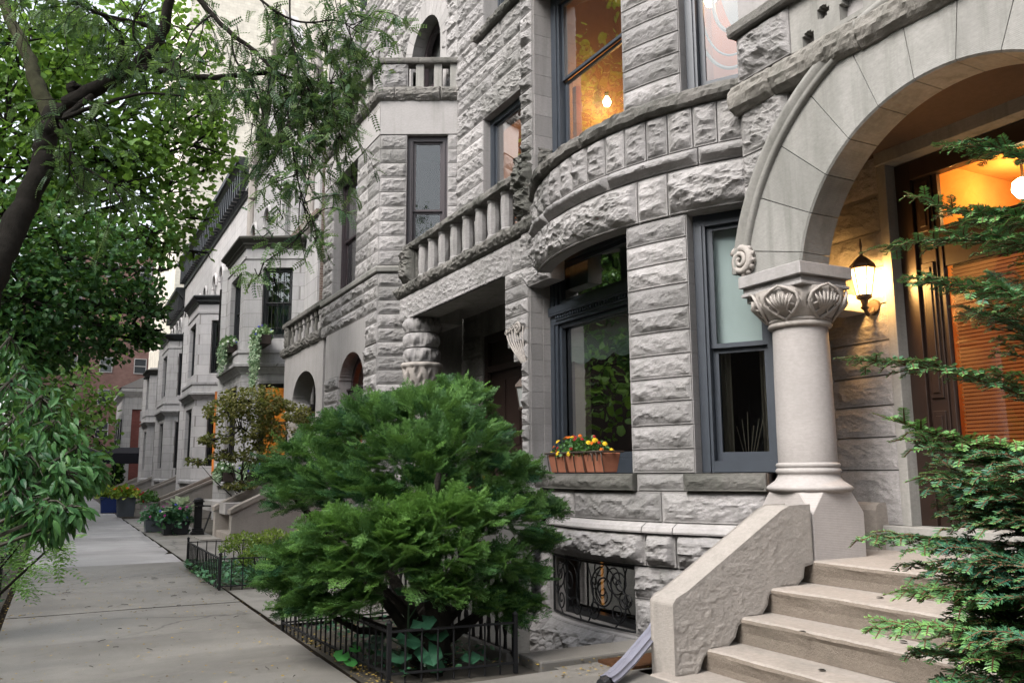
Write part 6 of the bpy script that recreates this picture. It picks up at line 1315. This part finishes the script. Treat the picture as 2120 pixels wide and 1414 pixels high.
# =================================================================== fences, planters and small things
def fence(lab, pts, h, step=.11, pr=.007, z0=-.02, base=None, twist=False, hr=None):
    t = thing('iron_fence', lab, 'fence', (pts[0][0], pts[0][1], 0))
    picks = []
    for a, b in zip(pts[:-1], pts[1:]):
        a = np.array(a, float); b = np.array(b, float); L_ = np.linalg.norm(b-a); n = max(2, int(L_/step))
        mb = MB()
        for z in (h-.012, .045): d = (b-a)/L_; s = np.array([-d[1], d[0]])*.012; hexa(mb, [(*(p+q), zz) for zz in (z-.006, z+.006) for p, q in ((a, -s), (b, -s), (b, s), (a, s))])
        mb.build('rail', IRON, t)
        for i in range(1, n): picks.append(a+(b-a)*i/n)
    proto = None
    for p in picks:
        if proto is None:
            mb = MB(); zz = np.linspace(z0, h, 14 if twist else 2); r = pr*(1+1.1*np.maximum(0, np.sin(zz*PI/.085))) if twist else pr
            tube(mb, [(0, 0, z) for z in zz], r, 5 if twist else 4); proto = mb.build('picket', IRON, t, local=True); proto.location = (p[0]-pts[0][0], p[1]-pts[0][1], 0)
        else: dup(proto, None, (p[0]-pts[0][0], p[1]-pts[0][1], 0))
    for p in pts: mb = MB(); box(mb, p[0]-.014, p[0]+.014, p[1]-.014, p[1]+.014, z0, h+.03); lathe(mb, [(.018, h+.03), (.022, h+.045), (.001, h+.065)], (p[0], p[1], 0), 8); mb.build('post', IRON, t, bevel=.003)
    return t
fence('low black iron fence round the bed of the big yew, nearest on the pavement', [(2.78, 5.22), (1.925, 5.32), (1.775, 7.56), (2.8, 7.62)], .315, .105)
fence('low black iron fence round the boxwood bed, second along the pavement', [(3.3, 10.15), (1.69, 10.30), (1.69, 13.05), (3.2, 13.0)], .36, .12)
fence('tall iron railing with twisted bars guarding the sunken areaway behind the big yew', [(2.92, 5.50), (2.92, 9.25)], .78, .13, .011, .02, twist=True)
fence('black iron fence at the left edge of the pavement under the drooping shrub', [(-.47, 6.2), (-.47, 10.6)], .42, .13)
# planters
def plantpot(name, lab, cat, c, half, h, m, fl, taper=.9, group=None, n=220, R=.3, blooms=(), leaf=None, size=.06, rnd=False, zs=.75, spill=0):
    t = thing(name, lab, cat, (*c, 0), group); x, y = c; mb = MB()
    if rnd: lathe(mb, [(half*.6, 0), (half*.75, .03), (half*.8, h*.5), (half, h*.9), (half*1.08, h*.92), (half*1.08, h), (half*.9, h), (half*.85, h*.9), (.001, h*.9)], (x, y, .012), 24)
    else:
        a = half*taper; hexa(mb, [(x-a, y-a, .012), (x+a, y-a, .012), (x+a, y+a, .012), (x-a, y+a, .012), (x-half, y-half, h*.94), (x+half, y-half, h*.94), (x+half, y+half, h*.94), (x-half, y+half, h*.94)])
        r = half*1.04; box(mb, x-r, x+r, y-r, y-r+.04, h*.94, h); box(mb, x-r, x+r, y+r-.04, y+r, h*.94, h); box(mb, x-r, x-r+.04, y-r+.04, y+r-.04, h*.94, h); box(mb, x+r-.04, x+r, y-r+.04, y+r-.04, h*.94, h)
    mb.build('tub', m, t, bevel=0 if rnd else .008)
    flowers(t, (x, y, h), R, n, leaf or IVY, blooms, size, zs, spill); return t
def flowers(t, c, R, n, leaf, blooms, size, zs=.75, spill=0, box_=None):
    mb = MB(); R = np.array(R if np.ndim(R) else (R, R, R*zs), float); u = rdir(n); u[:, 2] = np.abs(u[:, 2])-.1; P = np.array(c)+u*R*RNG.uniform(.35, 1, (n, 1))
    if spill: q = RNG.random(n) < .35; P[q, 2] -= RNG.uniform(0, spill, q.sum()); 
    scatter(mb, P, unit(u+RNG.normal(0, .6, (n, 3))+np.array([0, 0, .1])), unit(u+RNG.normal(0, .5, (n, 3))+np.array([0, 0, .6])), size*RNG.uniform(.6, 1.3, n), T_BROAD, np.clip(.45+RNG.normal(0, .22, n), 0, 1))
    for k in range(12): q = P[RNG.integers(0, n)]; tube(mb, [np.array(c)-(0, 0, .03), (np.array(c)+q)/2, q], .003, 4, cap=False)
    mb.build('foliage', leaf, t)
    for m, k, s in blooms:
        k = max(3, int(k*.6)); s = s*.85
        mb = MB(); u = rdir(k); u[:, 2] = np.abs(u[:, 2]); P = np.array(c)+u*R*RNG.uniform(.85, 1.12, (k, 1))
        for p, d in zip(P, u):
            f = unit(np.array([d[0]-.35, d[1]-.6, d[2]+.35])+RNG.normal(0, .3, 3)); a = unit(np.cross(f, (0, 0, 1.))); b = np.cross(f, a)
            for r, off, cn in ((s, 0, 9), (s*.62, .25*s, 7)):
                th = np.arange(cn*2)*PI/cn; rr = r*np.where(np.arange(cn*2) % 2, 1, .62)
                V = np.r_[[p+f*(off+.25*s)], p+f*off+np.cos(th)[:, None]*rr[:, None]*a+np.sin(th)[:, None]*rr[:, None]*b]; mb.add(V, [(0, 1+i, 1+(i+1) % (cn*2)) for i in range(cn*2)])
        mb.build('blossoms', m, t)
petal = lambda n, c: simple(n, c, .7, .2, var=.3, scale=60, bstr=0)
YEL, ORG, RED, MAG, BLU, WHT = petal('yellow_petals', (.62, .40, .02)), petal('orange_petals', (.50, .12, .01)), petal('red_petals', (.26, .015, .015)), petal('magenta_petals', (.36, .05, .25)), petal('blue_petals', (.08, .07, .42)), petal('white_petals', (.7, .72, .66))
CALA = leafmat('white_green_leaves', (.06, .16, .07), (.62, .68, .52), .5, .3)
LIMEL = leafmat('lime_leaves', (.10, .22, .03), (.42, .45, .06), .5, .4)
TUBM = simple('black_square_tub', (.016, .017, .02), .6, .3); BLUEG = simple('slate_plastic', (.075, .085, .10), .55, .4)
plantpot('planter', 'black square tub of magenta and white leaved plants beside the iron newel post', 'planter', (2.32, 20.2), .27, .30, TUBM, None, group='planters along the row', n=420, R=(.42, .42, .42), blooms=((MAG, 14, .05), (BLU, 12, .04)), leaf=IVY, size=.10, spill=.3)
plantpot('planter', 'grey tub of reddish flowers tucked behind the black square tub', 'planter', (2.02, 21.4), .22, .30, BLUEG, None, group='planters along the row', n=260, R=(.32, .32, .36), blooms=((MAG, 10, .045), (ORG, 6, .04)), leaf=IVY, size=.09, spill=.25)
c2 = MB(); t_ = None
plantpot('planter', 'tall slate grey bin planter topped with lime green and orange flowers', 'planter', (1.92, 29.6), .27, .62, BLUEG, None, .86, 'planters along the row', 320, (.42, .42, .34), ((ORG, 16, .07), (RED, 8, .05)), LIMEL, .13)
plantpot('planter', 'blue bin planter with yellow green plants, farthest along the pavement', 'planter', (1.62, 33.0), .3, .55, simple('blue_plastic', (.012, .03, .13), .5, .4), None, .86, 'planters along the row', 240, (.42, .42, .32), ((YEL, 10, .06),), LIMEL, .13)
plantpot('flower_pot', 'round pale stone urn with a clipped green ball plant and red flowers by the stoop', 'planter', (2.55, 29.2), .27, .44, LIME, None, n=520, R=(.36, .36, .40), blooms=((RED, 10, .06),), leaf=LEAFB, size=.07, rnd=True)
tubw = thing('caladium_plant', 'big white caladium leaves on top of the black square tub', 'plant', (2.35, 20.1, .3)); mb = MB(); n = 26
u = rdir(n); u[:, 2] = np.abs(u[:, 2]); P = np.array([2.40, 20.0, .52])+u*np.array([.24, .24, .2]); scatter(mb, P, unit(u+np.array([-.2, -.6, -.1])), unit(u+np.array([-.2, -.5, .8])), RNG.uniform(.14, .22, n), T_BROAD, np.clip(RNG.normal(.8, .2, n), 0, 1)); mb.build('leaves', CALA, tubw); mb = MB(); [tube(mb, [(2.38, 20.1, .3), p], .006, 4) for p in P]; mb.build('stems', IVY, tubw)
nw = thing('newel_post', 'black cast iron newel post standing beside the black square tub', 'post', (2.75, 19.9, 0)); mb = MB(); x, y = 2.75, 19.9
for z0, z1, r in ((0, .06, .13), (.06, .14, .105), (.14, .60, .075), (.60, .64, .10), (.64, .70, .085), (.70, .73, .11)): box(mb, x-r, x+r, y-r, y+r, z0+.001, z1)
lathe(mb, [(.10, .73), (.10, .76), (.05, .79), (.02, .80)], (x, y, 0), 12); mb.build('shaft', IRON, nw, bevel=.006)
mb = MB(); tube(mb, [(x+.1, y, .62), (x+.5, y-.1, .6), (x+1.8, y-.1, .6)], .018, 6); tube(mb, [(x+.3, y, .6), (x+.1, y-.1, .02)], .02, 6); mb.build('handrail', IRON, nw)
mb = MB(); box(mb, 2.55, 3.15, 18.0, 18.9, .006, .03); tag(mb.build('cover_plate', concrete('plate_concrete', (.24, .225, .20), (.28, .26, .235)), bevel=.006, loc=(2.55, 18, 0)), 'flat pale cover slab lying in the pavement before the black tub', 'cover slab')
mb = MB(); mb.v and 0; box(mb, 3.36, 4.02, 4.80, 5.10, .008, .028, tone=.5); mat_o = mb.build('doormat', simple('brown_coir', (.085, .042, .022), 1, .05, var=.6, scale=60, bstr=1., bdist=.01), loc=(3.36, 4.8, 0)); tag(mat_o, 'brown coir mat lying on the paving beside the foot of the steps', 'mat')
# rain spout beside the stair wall
ds = thing('downspout', 'ribbed grey rain spout end lying beside the foot of the stair wall', 'downspout', (3.3, 4.6, 0)); mb = MB(); a = np.linspace(0, 2*PI, 25)[:-1]; rr = .040+.005*np.cos(a*8)
path = [(3.02, 4.50, .045), (3.12, 4.56, .055), (3.3, 4.66, .10), (3.62, 4.80, .24), (3.75, 4.86, .34)]; P = np.array(path); V = []
for i in range(5):
    T = unit(P[min(i+1, 4)]-P[max(i-1, 0)]); s = unit(np.cross(T, (0, 0, 1.))); b = np.cross(s, T); V.append(P[i]+rr[:, None]*(np.cos(a)[:, None]*s*1.2+np.sin(a)[:, None]*b*.85))
mb.add(np.concatenate(V), [(i*24+j, i*24+(j+1) % 24, i*24+24+(j+1) % 24, i*24+24+j) for i in range(4) for j in range(24)]); mb.build('pipe', simple('zinc_grey', (.20, .20, .245), .5, .5, .3), ds)
mb = MB(); tube(mb, [P[0]-(.05, .02, .01), P[0]], [.034, .038], 12); mb.build('mouth', BLACK, ds)
# window boxes and flower boxes
fb = thing('flower_box', 'terracotta window box in an iron frame with yellow and orange marigolds on the bow sill', 'flower box', (4.46, 7.0, 1.285)); mb = MB(); x0, x1 = 4.36, 4.56
for y0, y1 in ((6.47, 6.80), (6.803, 7.13), (7.133, 7.46)): hexa(mb, [(x0+.03, y0+.02, 1.295), (x1-.03, y0+.02, 1.295), (x1-.03, y1-.02, 1.295), (x0+.03, y1-.02, 1.295), (x0, y0, 1.475), (x1, y0, 1.475), (x1, y1, 1.475), (x0, y1, 1.475)])
mb.build('trough', TERRA, fb, bevel=.008)
mb = MB(); zt = 1.485; fr_ = [(x0-.012, 6.44), (x1+.01, 6.44), (x1+.01, 7.49), (x0-.012, 7.49), (x0-.012, 6.44)]; tube(mb, [(x, y, zt) for x, y in fr_], .011, 6)
for y in (6.48, 6.63, 6.80, 6.965, 7.13, 7.30, 7.45): tube(mb, [(x0-.012, y, zt), (x0+.008, y+.004, 1.36), (x0+.02, y, 1.29)], .005, 5)
for y in (6.50, 6.58, 6.66): a = np.linspace(0, PI, 12); tube(mb, [(x0-.016, y+.035*math.cos(t), 1.40+.08*math.sin(t)) for t in a], .004, 5)
mb.build('iron_frame', COPPER, fb)
flowers(fb, (4.46, 7.0, 1.47), (.13, .50, .19), 700, leafmat('marigold_leaves', (.02, .075, .018), (.07, .17, .035), .5, .3), ((YEL, 28, .034), (ORG, 16, .03), (RED, 26, .024)), .035)
fb2 = plantpot('flower_pot', 'pot of red and yellow marigolds glimpsed behind the top of the big yew', 'planter', (3.9, 8.35), .2, .2, TERRA, None, n=200, R=(.25, .35, .2), blooms=((RED, 12, .03), (YEL, 8, .03), (ORG, 8, .03)), leaf=IVY, size=.04, rnd=True)
fb2.location.z = .95; mb = MB(); box(mb, 3.45, 4.4, 7.9, 9.15, -1.19, .95); tag(mb.build('stair_block', DRESSD, loc=(3.9, 8.4, -1.19)), 'plain stone stair block behind the big yew carrying a pot of marigolds', 'wall')
def winbox(lab, c, L_, d, trail, blooms):
    t = thing('window_box', lab, 'flower box', c, 'window boxes on the pale houses'); x, y, z = c; mb = MB(); box(mb, x-d, x, y-L_/2, y+L_/2, z, z+.25); mb.build('trough', simple('dark_trough', (.03, .02, .016), .8), t, bevel=.01)
    flowers(t, (x-d/2, y, z+.25), (d*.9, L_*.55, .30), 520, leafmat('window_box_leaves', (.05, .14, .06), (.36, .46, .24), .5, .35), blooms, .09)
    mb = MB(); P = []; 
    for k in range(46):
        y1 = y+RNG.uniform(-.5, .5)*L_; l = trail*RNG.uniform(.3, 1)*(1.2-abs(y1-y)/L_); n = int(l/.028)
        for i in range(n): P.append((x-d-.03+RNG.normal(0, .03), y1+RNG.normal(0, .03)+.04*math.sin(i*.4+k), z+.24-i*.028))
    P = np.array(P); n = len(P); scatter(mb, P, unit(RNG.normal(0, .5, (n, 3))+np.array([-.3, 0, -.6])), unit(RNG.normal(0, .4, (n, 3))+np.array([-1, -.3, .3])), .065*RNG.uniform(.6, 1.2, n), T_BROAD, np.clip(RNG.normal(.55, .3, n), 0, 1)); mb.build('trailing_vine', leafmat('variegated_vine', (.04, .13, .05), (.42, .52, .34), .5, .3), t); return t
winbox('window box of white and blue flowers trailing a long vine under the barred bay window', (4.72, 23.0, 4.68), 1.1, .28, 1.5, ((WHT, 14, .05), (BLU, 12, .05)))
winbox('window box with a shorter vine on the front of the gabled house bay', (4.2, 25.1, 4.68), 1.2, .26, .8, ((WHT, 10, .05), (BLU, 4, .05)))
winbox('ground floor window box of white flowers behind the japanese maple', (4.2, 24.6, 1.1), 1.3, .3, .3, ((WHT, 20, .05),))
winbox('ground floor window box with blue and white flowers beside the big yew', (4.55, 22.9, 1.1), 1.0, .3, .5, ((BLU, 14, .05), (WHT, 8, .05)))
# porch stoop of the bay house
st = thing('stone_stoop', 'brown stone stoop with sloping side walls in front of the arched far porch', 'steps', (3.9, 18.4, 0)); mb = MB()
for i in range(6): box(mb, 2.95+i*.3, 4.9, 17.1+.001*i, 18.75-.001*i, -.02 if i == 0 else .001, .14*(i+1)+.02, tone=RNG.uniform(0, 1))
mb.build('treads', STEP, st, bevel=.01)
for ya, yb in ((18.75, 19.0), (16.85, 17.1)):
    mb = MB(); prism(mb, [(2.93, -.02), (2.93, .55), (3.0, .6), (4.9, 1.50), (4.9, -.02)], lambda a, b, d: np.array([a, d, b]), ya, yb); prism(mb, [(2.90, .552), (2.90, .63), (2.99, .69), (4.9, 1.59), (4.9, 1.502), (3.0, .602)], lambda a, b, d: np.array([a, d, b]), ya-.03, yb+.03, 1); mb.build('side_wall', [PARGE, STEP], st)
